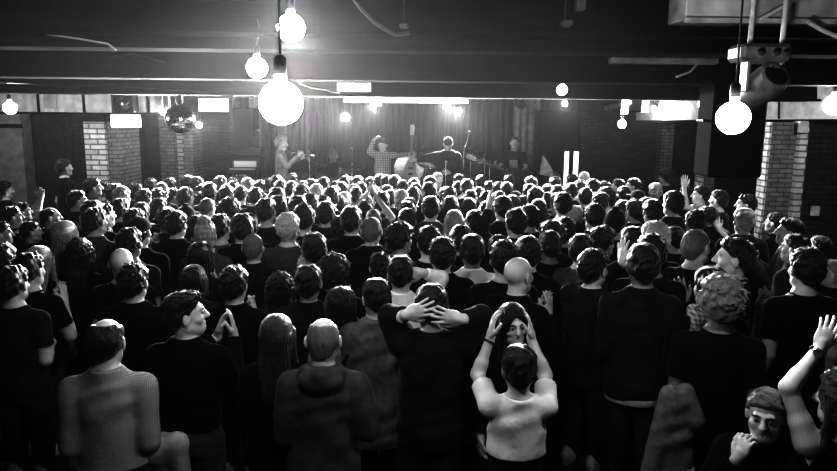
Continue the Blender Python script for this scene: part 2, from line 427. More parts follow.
def make_trousers(sex, h, fat=0, hem=.055, sit=False, waist=.985):
    S = SDF((-.26, -.2, -.02), (.26, .55 if sit else .22, 1.26), h); f = .93 if sex == 'f' else 1.0
    fo = fold_fn(5, .006)
    S.stack([q for q in TOR[sex] if q[0] < 1.3][:5], .008 if waist > 1 else .006+fat*.8, .02, None, z0=.84, z1=waist)
    for sx in (-1, 1):
        if sit:
            S.cone((sx*.088, 0, .86), (sx*.13, .42, .86), .102*f+fat*.5, .078*f, .03)
            S.cone((sx*.13, .42, .86), (sx*.13, .40, .50), .076*f, .058, .02)
        else:
            S.cone((sx*.088, 0, .88), (sx*.10, .012, .50), .102*f+fat*.5, .075*f, .03)
            S.cone((sx*.10, .012, .50), (sx*.102, -.012, hem+.03), .073*f, .060, .02)
    return S

# ---- hair, in head coordinates
def make_hair(kind, h=.0055, sex='m'):
    S = SDF((-.26, -.30, 1.18), (.26, .22, 1.95), h)
    r0 = np.random.default_rng(sum(map(ord, kind)))
    cap = {'short': .015, 'messy': .017, 'crop': .0045, 'side': .018, 'balding': .0035, 'curly': .03, 'afro': .048, 'bob': .022, 'long': .018, 'wavy': .022, 'bun': .010, 'ring': .004}[kind]
    c = (0, -.014, 1.664); cropped = kind in ('short', 'messy', 'crop', 'side', 'balding', 'ring')
    S.egg(c, (.0785+cap*.8, .099+cap, .089+cap*1.15), 2.0 if kind in ('crop', 'ring') else 2.3, .02)
    if cropped: S.egg((0, -.052, 1.628), (.068+cap*.7, .060+cap*.6, .066), 2.2, .02); S.ell((0, -.062, 1.575), (.048, .030+cap*.4, .035), .025)
    if kind == 'balding': S.egg((0, -.050, 1.632), (.086, .068, .066), 2.2, .02)
    if kind == 'side':
        for j in range(60):
            a = r0.uniform(-1.2, 1.2); b = r0.uniform(-.6, 1.0); q = math.sqrt(max(.05, 1-.8*b*b))
            p = np.array((.083*math.sin(a)*q, -.014+.10*b, 1.664+.098*math.cos(a)*q)); S.cone(p, p+np.array((.022*math.sin(a), .024, .012)), .011, .005, .01)
    if kind == 'messy':
        for j in range(420):
            v = r0.normal(size=3); v /= np.linalg.norm(v)
            if v[2] < -.45: continue
            p = np.array(c)+v*np.array((.0785+cap*.7, .099+cap*.8, .089+cap)); t = r0.normal(size=3)*.5; t -= v*(t@v)
            S.cone(p, p+(v*.6+t*.8+np.array((0, 0, .1)))*.019*r0.uniform(.5, 1.3), .0075, .0028, .005)
    if kind in ('curly', 'afro', 'wavy'):
        n = {'curly': 300, 'afro': 480, 'wavy': 160}[kind]; rr = {'curly': .0155, 'afro': .0165, 'wavy': .014}[kind]
        for j in range(n):
            v = r0.normal(size=3); v /= np.linalg.norm(v)
            if v[2] < -.75: continue
            p = np.array(c)+v*np.array((.0785+cap*.9, .099+cap*.9, .090+cap)); S.ell(p, np.array((1, 1, 1))*rr*r0.uniform(.6, 1.4), .008)
            if j % 3 == 0: S.cone(p, p+v*.022+r0.normal(size=3)*.008, .008, .004, .006)
        S.ell((0, -.055, 1.61), (.07+cap, .065+cap*.6, .065), .02)
    if kind in ('bob', 'long', 'wavy'):
        zb = {'bob': 1.49, 'long': 1.27, 'wavy': 1.34}[kind]; g = {'bob': .012, 'long': .008, 'wavy': .02}[kind]; ph = r0.uniform(0, 6, 3)
        def strands(x, y, z):
            th = np.arctan2(x, -(y+.0))
            return .0035*np.sin(34*th+ph[0]+6*np.sin(9*z))+.0028*np.sin(71*th+ph[1]+5*np.sin(13*z))+.006*np.sin(9*th+ph[2])*np.clip((1.5-z)*5, 0, 1)+(.007*np.sin(45*z+3*th+ph[2]) if kind == 'wavy' else 0)
        if zb < 1.45: tab = [(zb, .028+g, .012, -.112), (zb+.05, .058+g, .03, -.104), (zb+.13, .078+g, .04, -.092), (1.50, .086+g, .056, -.066), (1.58, .087+g, .085, -.036), (1.66, .0835+g*1.2, .102, -.014)]
        else: tab = [(zb, .062+g, .05, -.052), (zb+.04, .082+g, .068, -.046), (1.58, .088+g, .09, -.034), (1.66, .0845+g*1.2, .104, -.014)]
        S.stack(tab, .0, .03, strands)
        for sx in (-1, 1):
            if kind != 'bob': S.cone((sx*.080, .03, 1.66), (sx*.090, .045, 1.44), .022, .022, .03); S.cone((sx*.090, .045, 1.44), (sx*.085, .08, zb+.04), .022, .010, .03)
            else: S.cone((sx*.082, .01, 1.62), (sx*.088, .02, 1.53), .024, .018, .03)
        S.ell((0, .118, 1.60), (.054, .10, .122), .02, 'cut'); S.ell((0, .02, 1.46), (.058, .07, .10), .02, 'cut')
    else:
        S.ell((0, .135, 1.595), (.115, .085, .134 if kind != 'side' else .115), .015, 'cut')          # face and forehead
        low = {'curly': 1.56, 'afro': 1.555, 'bun': 1.585}.get(kind, 1.552)
        S.put((-.3, -.3, 1.2), (.3, .3, 1.75), lambda x, y, z: (z-low)-1.05*np.maximum(y+.075, 0)-.25*np.abs(x)+0*x, .012, 'cut')
        for sx in (-1, 1): S.ell((sx*.092, -.008, 1.628), (.022, .027, .036), .01, 'cut')
    if kind in ('balding', 'ring'):
        S.ell((0, -.005, 1.775), (.060, .088, .075), .03, 'cut'); S.ell((0, .09, 1.72), (.075, .08, .08), .03, 'cut')
    if kind == 'bun':
        S.ell((.0, -.06, 1.775), (.05, .045, .04), .012)
        for j in range(40):
            v = r0.normal(size=3); v /= np.linalg.norm(v); S.ell(np.array((0, -.06, 1.775))+v*np.array((.045, .04, .036)), (.011, .011, .011), .006)
        S.ell((0, -.06, 1.60), (.065, .05, .07), .02)
    amp = {'short': .0035, 'crop': .0012, 'balding': .0012, 'ring': .001, 'side': .003, 'messy': .002, 'bob': .0015, 'long': .0012, 'bun': .003}.get(kind, .002)
    S.texture(amp, 190, len(kind))
    return S
def make_hat(kind, h=.006):
    S = SDF((-.16, -.2, 1.5), (.16, .24, 1.85), h)
    S.ell((0, -.014, 1.668), (.095, .118, .105), .02)
    if kind == 'cap':
        S.put((-.3, -.3, 1.4), (.3, .3, 1.69), lambda x, y, z: (z-1.672)-.12*y+0*x, .006, 'cut')
        S.ell((0, .115, 1.685), (.078, .085, .010), .006)
    else:
        S.cone((-.0, -.1, 1.655), (.0, -.1, 1.655), .02, .02, .02)
        S.put((-.3, -.3, 1.4), (.3, .3, 1.70), lambda x, y, z: (z-1.64)-.28*y+0*x, .006, 'cut')
        S.ell((0, -.02, 1.785), (.03, .03, .012), .02)
    return S

# ------------------------------------------------------------------ the room
M['floor'] = mat('floor_concrete', .03, .6, .3, bump=.1, scale=6, var=.4)
M['ceiling'] = mat('ceiling_black', .006, .95, .08, bump=.3, scale=8, var=.4)
M['beam'] = mat('beam_darkened', .004, .95, .05, bump=.2, scale=5, var=.5, stretch=(.3, 3, 3))  # base lowered so bulb light on the flanges stays near black
M['case_light_dulled'] = mat('black_case_light_dulled', .004, .95, .04)  # cabinet black, flattened and darkened to hide lamp light on its sides
M['metal_mid'] = mat('grey_metal', .10, .5, .4, bump=.15, scale=20, var=.4)
M['plaster'] = mat('plaster_grey', .30, .85, .2, bump=.2, scale=9, var=.2)
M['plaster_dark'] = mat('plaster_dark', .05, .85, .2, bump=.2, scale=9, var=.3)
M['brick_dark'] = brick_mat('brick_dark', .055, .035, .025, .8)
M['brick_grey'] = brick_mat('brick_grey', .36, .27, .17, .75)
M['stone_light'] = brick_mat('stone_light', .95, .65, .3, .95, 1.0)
M['curtain'] = mat('stage_curtain', .10, .9, .15, bump=.4, scale=3, var=.3, stretch=(6, 1, .3), sheen=.1)
M['curtain_black'] = mat('black_curtain', .008, .9, .1, bump=.3, scale=3, stretch=(6, 1, .3))
M['metal_light'] = mat('duct_metal', .40, .45, .5, bump=.15, scale=5, var=.35)
M['pipe'] = mat('pipe_metal', .35, .4, .5, bump=.1, scale=12, var=.3)
def corrugated(name, v):
    m = mat(name, v, .6, .3, bump=.1, scale=8, var=.18); nt = m.node_tree; b = nt.nodes['Principled BSDF']
    tc = nt.nodes.new('ShaderNodeTexCoord'); w = nt.nodes.new('ShaderNodeTexWave'); w.inputs['Scale'].default_value = 2.4; w.inputs['Distortion'].default_value = .2
    nt.links.new(tc.outputs['Object'], w.inputs['Vector'])
    bp = nt.nodes.new('ShaderNodeBump'); bp.inputs['Strength'].default_value = .5; bp.inputs['Distance'].default_value = .02
    nt.links.new(w.outputs['Fac'], bp.inputs['Height']); nt.links.new(bp.outputs[0], b.inputs['Normal']); return m
M['panel'] = corrugated('ribbed_panel', .55)
def sbox(name, x0, x1, y0, y1, z0, z1, m, bev=0):
    return struct(MB().box(((x0+x1)/2, (y0+y1)/2, (z0+z1)/2), (x1-x0, y1-y0, z1-z0), None, bev).build(name, m))
X = lambda px, Y, py=150: at(px, py, Y).x
Z = lambda px, py, Y: at(px, py, Y).z
CZ = 3.62
sbox('floor', -9, 9, -3, 17, -.1, 0, M['floor'])
sbox('ceiling', -9, 9, -3, 17, CZ, CZ+.1, M['ceiling'])
sbox('wall_back', -9, 9, 16.6, 16.8, 0, CZ, M['brick_dark'])
sbox('wall_rear', -9, 9, -3.2, -3, 0, CZ, M['plaster_dark'])
sbox('wall_left', -9.2, -9, -3, 16.6, 0, CZ, M['plaster_dark'])
sbox('wall_right', 9, 9.2, -3, 16.6, 0, CZ, M['plaster_dark'])
# left hand side: plastered wall, dark doorway, brick piers stepping towards the stage
YL = 11.2
sbox('wall_left_plaster', -9, X(23, YL), YL, YL+.3, 0, Z(10, 113, YL), M['plaster'])
sbox('trim_1', -9, X(23, YL-.04), YL-.04, YL, Z(10, 128, YL), Z(10, 124, YL), M['beam'])
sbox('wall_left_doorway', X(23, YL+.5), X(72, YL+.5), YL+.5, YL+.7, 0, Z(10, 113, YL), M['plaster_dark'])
sbox('wall_left_brick', X(71, YL), X(87, YL), YL, YL+.8, 0, Z(80, 113, YL), M['brick_dark'])
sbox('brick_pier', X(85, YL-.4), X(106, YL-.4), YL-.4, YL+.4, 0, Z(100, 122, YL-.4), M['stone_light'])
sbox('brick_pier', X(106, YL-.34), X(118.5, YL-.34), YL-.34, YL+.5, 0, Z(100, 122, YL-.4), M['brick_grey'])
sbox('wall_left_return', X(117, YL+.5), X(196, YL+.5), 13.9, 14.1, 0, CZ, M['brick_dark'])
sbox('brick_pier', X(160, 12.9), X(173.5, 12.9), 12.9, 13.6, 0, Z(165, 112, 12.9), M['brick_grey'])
sbox('brick_pier', X(173.5, 13.1), X(184, 13.1), 13.1, 13.7, 0, Z(165, 112, 12.9), M['stone_light'])  # separate paler box forms the bright strip beside this pier's face
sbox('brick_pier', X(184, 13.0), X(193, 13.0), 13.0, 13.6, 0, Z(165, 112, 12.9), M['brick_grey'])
sbox('wall_left_upper', -9, X(171, YL-.1), YL-.1, YL-.02, Z(40, 112.5, YL-.1), Z(40, 84, YL-.1), M['panel'])
sbox('trim_2', -9, X(171, YL-.15), YL-.2, YL-.1, Z(40, 114, YL-.15), Z(40, 112, YL-.15), M['beam'])
for px in (41, 86, 150): sbox('trim_3', X(px, YL-.13), X(px+1.5, YL-.13), YL-.14, YL-.09, Z(40, 112, YL-.1), Z(40, 85, YL-.1), M['beam'])
struct(MB().box(((X(48, YL-.13)+X(60, YL-.13))/2, YL-.12, Z(54, 98, YL-.1)), (.2, .04, .32), None, .01).build('trim_4', M['metal_light']))
# right hand side
YR = 13.6
sbox('wall_right_brick', X(580, YR), X(703, YR), YR, YR+.25, 0, CZ, M['brick_dark'])
sbox('brick_pier', X(661, YR-.25), X(673, YR-.25), YR-.25, YR+.1, 0, Z(665, 124, YR-.2), M['brick_grey'])
YC = 11.6
sbox('brick_pier', X(706, YC), X(717, YC), YC, YC+.3, 0, Z(706, 125, YC), M['brick_grey'])
sbox('wall_right_recess', X(715, YC+.3), X(775, YC+.3), YC+.3, YC+.5, 0, CZ, M['brick_dark'])
YA = 9.3
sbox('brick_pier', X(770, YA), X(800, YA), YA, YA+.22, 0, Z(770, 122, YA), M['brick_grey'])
sbox('brick_pier', X(770, YA)-.03, X(770, YA), YA-.005, YA+.22, 0, Z(770, 122, YA), M['stone_light'])  # this and next two: pale slabs modelled for lamp-lit pier sides
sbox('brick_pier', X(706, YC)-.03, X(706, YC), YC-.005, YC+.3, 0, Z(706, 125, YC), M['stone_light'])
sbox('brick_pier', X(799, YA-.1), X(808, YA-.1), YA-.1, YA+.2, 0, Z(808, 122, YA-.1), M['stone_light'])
sbox('brick_pier', X(808, YA-.12), X(930, YA-.12), YA-.12, YA+.3, 0, Z(808, 122, YA-.12), M['brick_dark'])
def quad(name, pts, m, d=.06):
    v = [tuple(p) for p in pts]+[(p[0]+d*.5, p[1]+d, p[2]) for p in pts]
    me = meshdata(name, v, [(0, 1, 2, 3), (7, 6, 5, 4), (0, 4, 5, 1), (1, 5, 6, 2), (2, 6, 7, 3), (3, 7, 4, 0)], m, False)
    return link(bpy.data.objects.new(name, me))
struct(quad('wall_right_upper', [at(636, 121, 13.3), at(700, 120, 11.4), at(700, 86, 11.4), at(636, 104, 13.3)], M['panel']))
struct(quad('wall_right_upper', [at(700, 120, 11.4), at(860, 120, 8.6), at(860, 43, 8.6), at(700, 86, 11.4)], M['panel']))
struct(quad('trim_5', [at(620, 123.5, 13.4), at(860, 122.5, 8.45), at(860, 119, 8.45), at(620, 120.5, 13.4)], M['beam'], .12))
struct(MB().tube([at(606, 108, 13.6), at(700, 83, 11.0), at(862, 40, 8.3)], [.05, .055, .06]).build('trim_6', M['pipe'], smooth=True))
for px, Y in ((663, 12.6), (779, 9.9)): struct(MB().tube([at(px, 119, Y-.12), at(px, 105 if px < 700 else 66, Y-.12)], .012).build('trim_7', M['beam']))
# ceiling beams across the room
for Y, p0, p1, d in ((4.6, 30, 20, .18), (5.1, 47, 31, .2), (7.0, 78, 62, .3), (9.2, 95, 80, .35)):
    z0 = Z(418, p0, Y); z1 = CZ
    sbox('ceiling_beam', -8.9, 8.9, Y, Y+d, z0, z1, M['beam'])
    sbox('ceiling_beam', -8.9, 8.9, Y-.06, Y+d+.06, z0-.03, z0, M['beam'])
sbox('ceiling_beam', X(250, 12.5), X(590, 12.5), 12.4, 12.7, Z(418, 98, 12.5), CZ, M['beam'])
sbox('ceiling_beam', -5.6, -3.0, 12.4, 12.7, Z(200, 97, 12.5), CZ, M['beam'])
# stage and backdrop
SZ = .62
sbox('stage', -4.6, 3.1, 12.5, 16.5, 0, SZ, M['wood'])
def drape(name, x0, x1, Y, z0, z1, m, amp=.05, fr=16):
    n = int((x1-x0)*40); vs = []; fs = []
    for i in range(n+1):
        x = x0+(x1-x0)*i/n
        for j in range(5):
            t = j/4; vs.append((x, Y+amp*math.sin(fr*x+.6*math.sin(3*x)+t)*(1-.35*t)+.02*math.sin(43*x), z0+(z1-z0)*t))
    for i in range(n):
        for j in range(4): a = i*5+j; fs.append((a, a+5, a+6, a+1))
    return link(bpy.data.objects.new(name, meshdata(name, vs, fs, m)))
setp(drape('stage_curtain', X(236, 16), X(508, 16), 16.0, SZ, CZ, M['curtain']), 'grey pleated curtain hanging behind the band on stage', 'curtain')
setp(drape('stage_curtain', X(512, 15.2), X(538, 15.2), 15.2, SZ, CZ, M['plaster'], .012, 8), 'pale narrow drape hanging behind the bass player', 'curtain')
setp(drape('side_curtain', X(124, 12.4), X(147, 12.4), 12.4, .02, Z(130, 115, 12.4), M['curtain_black'], .03, 30), 'black curtain hanging between two brick piers on the left wall', 'curtain')
setp(drape('side_curtain', X(538, 15.4), X(640, 15.4), 15.4, SZ*0+.02, CZ, M['curtain_black'], .03, 20), 'black curtain behind the right loudspeaker stack', 'curtain')
# door frame at the right of the stage: lit look comes from emission


# ------------------------------------------------------------------ lamps
def glow(name, v): return mat(name, .9, .4, .2, emit=v)
M['bulb'] = glow('bulb_glass', BULB_E); M['bulb_dim'] = glow('bulb_glass_small', BULB_E*.25); M['lamp'] = glow('stage_lamp_lens', 70)
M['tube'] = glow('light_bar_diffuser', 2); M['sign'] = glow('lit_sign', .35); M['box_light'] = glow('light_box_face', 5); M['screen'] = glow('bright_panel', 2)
BULBS = []
def bulb(px, py, wpx, Y, top, label, m='bulb', kink=0):
    c = at(px, py, Y); zc = proj(c)[2]; r = wpx/F*zc/2
    t = empty('pendant_bulb', c, label, 'light bulb', 'bare globe bulbs hanging from the ceiling')
    prof = []
    for i in range(15):                       # globe that narrows into the neck
        a = math.pi*i/14*.93; rr = r*math.sin(a); zz = -r*math.cos(a); prof.append((max(rr, .0015), zz))
    prof += [(r*.27, r*1.12), (r*.25, r*1.3)]
    MB().lathe(prof, 28).build('glass_globe', M[m], t, True)
    MB().lathe([(r*.29, r*1.25), (r*.31, r*1.35), (r*.31, r*2.0), (r*.2, r*2.15), (.006, r*2.2)], 16).build('socket', M['black_metal'], t, True)
    k = kink
    MB().tube([(0, 0, r*2.15), (k, 0, r*2.15+.1), (-k*.6, .01, (top-c.z)*.6+r), (0, 0, top-c.z)], .0045, 8).build('cord', M['cable'], t, True)
    BULBS.append((c, r)); return t
bulb(281, 103, 43, 2.15, CZ, 'largest bare globe bulb, hanging lowest of the three near the top left centre')
bulb(291, 28, 27, 3.2, CZ, 'bare globe bulb at the top edge, highest of the three left of centre')
bulb(257, 68, 20, 4.6, CZ, 'smaller bare bulb left of the big globe, on a kinked cord', kink=.03)
bulb(733, 118, 32, 2.9, CZ, 'bare globe bulb hanging on the right in front of the black hanging loudspeaker')
bulb(10, 108, 12, 9.3, CZ, 'bare bulb hanging at the left edge before the pale wall panels')
bulb(834, 105, 19, 7.2, CZ, 'bare bulb glowing at the right edge of the picture')
bulb(562, 90, 10, 8.8, CZ, 'small bright bulb hanging right of the stage below a beam')
bulb(702, 104, 8, 10.2, 3.45, 'tiny bulb hanging before the right wall panels beside the black loudspeaker', 'bulb_dim')
bulb(622, 124, 8, 10.6, 3.4, 'tiny bulb hanging under the truss clamp near the right brick wall', 'bulb_dim')
LAMPS = []
for px, w in ((567, .075), (576.5, .085)): struct(MB().box((X(px, 12.6), 12.6, 1.07), (w, .05, 2.14), None, .005).build('door_1', glow('door_frame_emissive_lit_look', .9)))  # posts emit weakly: brightness of lit white paint put into the material

def stage_lamp(px, py, Y, label, r=.06, aim=(0, 4, 1.6), power=1.0, topz=None):
    c = at(px, py, Y); d = (Vector(aim)-c).normalized(); q = d.to_track_quat('Z', 'Y').to_matrix().to_4x4(); m = Matrix.Translation((0, 0, 0)) @ q
    t = empty('stage_lamp', c, label, 'stage light', 'lit stage lamps facing the crowd')
    MB().lathe([(r*.5, -.24), (r*.85, -.22), (r*1.0, -.1), (r*1.15, 0), (r*1.15, .03), (r*1.05, .03), (r*1.0, -.01)], 20, m).build('housing', M['black_metal'], t, True)
    MB().lathe([(.002, .006), (r*.6, .005), (r*1.0, 0), (r*1.0, -.006), (.002, -.008)], 20, m).build('lens', M['lamp'], t, True)
    top = CZ-c.z
    MB().tube([(-r*1.3, 0, 0), (-r*1.3, 0, r*1.8), (0, 0, r*2), (r*1.3, 0, r*1.8), (r*1.3, 0, 0)], .008, 6).tube([(0, 0, r*2), (0, 0, max(top, r*2.4))], .01, 6).build('bracket', M['black_metal'], t, True)
    LAMPS.append((c+d*.06, d, power)); return t
stage_lamp(345.5, 117, 13.9, 'lit stage lamp, leftmost and lowest below the light bar', .075, (-1.5, 6, 1.6))
stage_lamp(373, 106.5, 13.9, 'lit stage lamp second from left, just below the light bar', .065, (-.3, 5, 1.6))
stage_lamp(446, 105.5, 13.9, 'lit stage lamp above the singer, left of a close pair', .065, (1, 5, 1.6))
stage_lamp(458, 111.5, 13.9, 'lit stage lamp above the singer, right and lower of a close pair', .07, (.6, 7, 1.6))
stage_lamp(565, 103.5, 12.2, 'lit stage lamp on top of the right loudspeaker stack', .045, (.5, 5, 1.6), .8)
stage_lamp(199, 125, 12.2, 'lit stage lamp glowing just right of the mirror ball', .05, (-2, 6, 1.6), .6, 3.0)
stage_lamp(163, 112, 10.7, 'lit stage lamp between the light box and the mirror ball', .04, (-2, 3, 1.6), .5, 2.95)
stage_lamp(654, 108, 12.4, 'lit stage lamp before the pale right wall panels', .04, (0, 4, 1.6), .5, 3.1)
# ------------------------------------------------------------------ fittings under the ceiling
c = at(406, 101, 14.3); t = empty('light_bar', c, 'long white light bar hung above the stage', 'light bar')
w = X(468, 14.3)-X(345, 14.3)
MB().box((0, 0, 0), (w, .06, .075), None, .01).build('diffuser', M['tube'], t)
MB().box((0, .01, .055), (w+.04, .09, .035), None, .005).build('housing', M['black_metal'], t)
for s in (-.4, .4): MB().tube([(w*s, 0, .06), (w*s, 0, CZ-c.z)], .012, 8).build('hanger', M['black_metal'], t, True)
def small_box(name, px, py, wp, hp, Y, m, label, cat, hang=True):
    c = at(px, py, Y); s = F/proj(c)[2]; w, h = wp/s, hp/s
    t = empty(name, c, label, cat)
    MB().box((0, 0, 0), (w, .06, h), None, .008).build('face', M[m], t); MB().box((0, .05, 0), (w*1.04, .06, h*1.1), None, .01).build('case', M['black_metal'], t)
    if hang: MB().tube([(0, .05, h*.5), (0, .05, CZ-c.z)], .01, 6).build('hanger', M['black_metal'], t, True)
    return t
small_box('hanging_sign', 354, 87, 34, 9, 8.4, 'sign', 'white rectangular sign hung below the beam above the stage', 'sign')
small_box('hanging_sign', 236, 75, 17, 9, 8.6, 'sign', 'small pale tilted box hung left of the small globe bulb', 'sign').rotation_euler = (0, R(-6), 0)
small_box('ceiling_speaker', 214, 65, 17, 10, 8.0, 'cloth_grey', 'small dim grey box under the ceiling left of the bulbs', 'speaker')
t = small_box('light_box', 125, 121, 27, 12, 10.6, 'box_light', 'bright white light box above the left brick pier', 'light box', False); MB().box((.0, .3, .06), (.06, .5, .05)).build('bracket', M['black_metal'], t)
small_box('lit_panel', 213, 105, 30, 13, 13.2, 'screen', 'bright pale panel above the left loudspeaker stack', 'panel')
small_box('emergency_light', 376, 104, 12, 5, 13.9, 'sign', 'small white fitting under the light bar by a stage lamp', 'light fitting')
small_box('beam_fitting', 581, 4, 9, 12, 4.2, 'cloth_grey', 'pale square fitting at the top edge right of centre', 'fitting')
small_box('beam_fitting', 567, 23, 11, 6, 4.5, 'cloth_grey', 'small pale dome-like fitting on the beam at upper right centre', 'fitting')
small_box('beam_fitting', 404, 25, 9, 4, 4.5, 'cloth_grey', 'small pale fitting on the beam near the top centre', 'fitting')
small_box('wall_switch', 815, 211, 8, 10, YA-.2, 'metal_light', 'pale light switch plate on the right brick wall', 'switch', False)
small_box('junction_box', 803, 127, 9, 12, YA-.17, 'metal_light', 'small pale junction box on top of the right pier', 'box', False)
# spotlight in a black box on the left wall panels
c = at(125, 103, 10.7); t = empty('boxed_spotlight', c, 'round black spotlight in a square frame on the left wall panels', 'spotlight')
MB().box((-.15, 0, 0), (.03, .2, .34)).box((.15, 0, 0), (.03, .2, .34)).box((0, 0, .155), (.33, .2, .03)).box((0, 0, -.155), (.33, .2, .03)).box((0, .09, 0), (.3, .02, .3)).build('frame', M['black_case'], t)
MB().box((0, .25, 0), (.05, .32, .05)).build('bracket', M['black_metal'], t)
MB().lathe([(.05, -.08), (.11, -.06), (.125, .06), (.10, .07), (.09, .03), (.002, .02)], 24, M4((0, 0, -.01), R(90))).build('barrel', M['black_metal'], t, True)
MB().lathe([(.002, .03), (.06, .02), (.08, 0), (.002, -.005)], 20, M4((0, -.04, .02), R(70))).build('lens', M['chrome'], t, True)
# mirror ball
c = at(180, 119, 9.6); zc = proj(c)[2]; r = 14.5*zc/F; t = empty('mirror_ball', c, 'silver mirror ball hanging left of the stage', 'mirror ball')
vs = []; fs = []
rows = 17
for i in range(rows):
    a0, a1 = math.pi*(i+.06)/rows, math.pi*(i+.94)/rows; nn = max(4, int(2*rows*math.sin((a0+a1)/2)))
    for j in range(nn):
        b0, b1 = 2*math.pi*(j+.05)/nn, 2*math.pi*(j+.95)/nn; k = len(vs)
        for a, b in ((a0, b0), (a1, b0), (a1, b1), (a0, b1)): vs.append((r*math.sin(a)*math.cos(b), r*math.sin(a)*math.sin(b), r*math.cos(a)))
        fs.append((k, k+1, k+2, k+3))
link(bpy.data.objects.new('mirror_tiles', meshdata('mirror_tiles', vs, fs, M['chrome'], False)), t)
MB().lathe([(max(.002, r*.985*math.sin(math.pi*i/16)), -r*.985*math.cos(math.pi*i/16)) for i in range(17)], 24).build('core', M['cloth_grey'], t, True)
MB().lathe([(.03, r), (.05, r+.03), (.05, r+.14), (.01, r+.16)], 16).tube([(0, 0, r+.15), (0, 0, CZ-c.z)], .008).build('motor', M['black_metal'], t, True)
# moving head light on the right, clamped below the beam
c = at(764, 66, 4.0); t = empty('moving_head_light', c, 'large moving head light hanging at the upper right', 'moving head light')
s = proj(c)[2]/F
MB().box((-6*s, 0, 12*s), (50*s, .2, 17*s), None, .02).build('base', M['metal_mid'], t)
for k in (-13, 2, 12): MB().lathe([(.022, -.02), (.022, .012), (.003, .016)], 14, M4((k*s, -.1, 12*s), R(90))).build('knob', M['chrome'], t, True)
MB().box((-18*s, 0, -10*s), (4*s, .1, 32*s), None, .008).box((15*s, 0, -10*s), (4*s, .1, 32*s), None, .008).box((-1*s, 0, 4*s), (36*s, .1, 4*s), None, .008).build('yoke', M['metal_mid'], t)
MB().lathe([(.05, -.16), (.085, -.12), (.095, .05), (.085, .12), (.07, .13)], 24, M4((0, 0, -20*s), R(62), 0, R(10))).build('head', M['metal_mid'], t, True)
MB().lathe([(.002, .142), (.06, .138), (.072, .128), (.002, .12)], 24, M4((0, 0, -20*s), R(62), 0, R(10))).build('lens', M['chrome'], t, True)
MB().tube([(-16*s, 0, 20*s), (-16*s, 0, CZ-c.z)], .015).tube([(16*s, 0, 20*s), (16*s, 0, CZ-c.z)], .015).build('clamp', M['pipe'], t, True)
c = at(634, 98, 10.4); s = proj(c)[2]/F; t = empty('truss_light', c, 'small dark stage light on a hanging bracket before the right brick wall', 'stage light')
MB().tube([(-12*s, 0, 22*s), (-12*s, 0, 8*s), (10*s, 0, 8*s), (10*s, 0, 22*s)], .02).tube([(-12*s, 0, 16*s), (10*s, 0, 16*s)], .02).tube([(-12*s, 0, 22*s), (-12*s, 0, CZ-c.z)], .012).tube([(10*s, 0, 22*s), (10*s, 0, CZ-c.z)], .012).build('bracket', M['black_metal'], t, True)
MB().box((0, 0, -4*s), (15*s, .22, 20*s), None, .02).build('housing', M['black_metal'], t)
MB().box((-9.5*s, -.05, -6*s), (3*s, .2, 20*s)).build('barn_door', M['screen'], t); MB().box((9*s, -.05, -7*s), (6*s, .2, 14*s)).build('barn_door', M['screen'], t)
# small moving head above the stage right
c = at(521, 103, 13.2); t = empty('moving_head_light', c, 'small black moving head light above the bass player', 'moving head light')
MB().box((0, 0, .14), (.2, .16, .09), None, .015).build('base', M['black_metal'], t); MB().box((-.09, 0, .02), (.03, .07, .2), None, .006).box((.09, 0, .02), (.03, .07, .2), None, .006).box((0, 0, .095), (.2, .07, .03), None, .006).build('yoke', M['black_metal'], t)
MB().lathe([(.04, -.1), (.075, -.06), (.08, .06), (.06, .09), (.003, .085)], 20, M4((0, 0, -.02), R(60))).build('head', M['black_metal'], t, True)
MB().tube([(0, 0, .18), (0, 0, CZ-c.z)], .014).build('clamp', M['black_metal'], t, True)
# duct at the top right and strip fixture below it
Yd = 4.3; x0, x1 = X(686, Yd, 10), X(930, Yd, 10); z0 = Z(760, 24, Yd)
t = empty('air_duct', ((x0+x1)/2, Yd, z0), 'pale sheet metal air duct under the ceiling at top right', 'duct')
MB().box((0, .25, (CZ-z0)/2+.01), (x1-x0, .5, CZ-z0-.03), None, .006).build('duct_body', M['metal_light'], t)
MB().box((0, -.015, .015), (x1-x0+.03, .03, .03)).build('flange', M['pipe'], t)
MB().tube([(-.30, -.03, .02), (.05, -.03, .22), (.3, -.035, .3)], .012).build('conduit', M['cable_light'], t, True); MB().tube([(.55, -.03, .03), (1.0, -.03, .25)], .012).build('conduit', M['cable_light'], t, True)
Ys = 6.4; x0, x1 = X(610, Ys, 60), X(716, Ys, 60); z0 = Z(660, 61, Ys)
t = empty('strip_light', ((x0+x1)/2, Ys, z0), 'long pale strip fitting under the ceiling left of the moving head light', 'strip light')
MB().box((0, 0, 0), (x1-x0, .12, .055), None, .01).build('reflector', M['metal_light'], t); MB().box((0, 0, .05), (x1-x0+.04, .08, .05), None, .008).build('housing', M['black_metal'], t)
for s in (-.35, .35): MB().tube([((x1-x0)*s, 0, .06), ((x1-x0)*s, 0, CZ-z0)], .01).build('hanger', M['black_metal'], t, True)
def cable(pts, r, m, label):
    o = MB().tube(pts, r, 8).build('cable', M[m], None, True); setp(o, label, 'cable', 'cables slung under the ceiling'); return o
def sagline(pp, Y, n=7): return [at(px, py, Y) for px, py in pp]
cable(sagline([(0, 28), (40, 33), (80, 39), (108, 44), (116, 50)], 5.0), .008, 'cable_light', 'pale cable strung under the beams at the upper left')
cable(sagline([(352, -4), (362, 10), (374, 22), (386, 30), (396, 35), (410, 33)], 4.4), .012, 'cable', 'thick dark cable hanging in a curve at the top centre')
cable(sagline([(0, 82), (40, 84), (70, 87), (110, 85), (150, 88), (200, 92), (235, 96)], 8.8), .012, 'cable', 'dark cable bundle running along the left beam')
cable(sagline([(300, 84), (312, 88), (325, 90), (332, 92), (340, 93)], 8.6), .008, 'cable_light', 'short pale cable left of the white hanging sign')
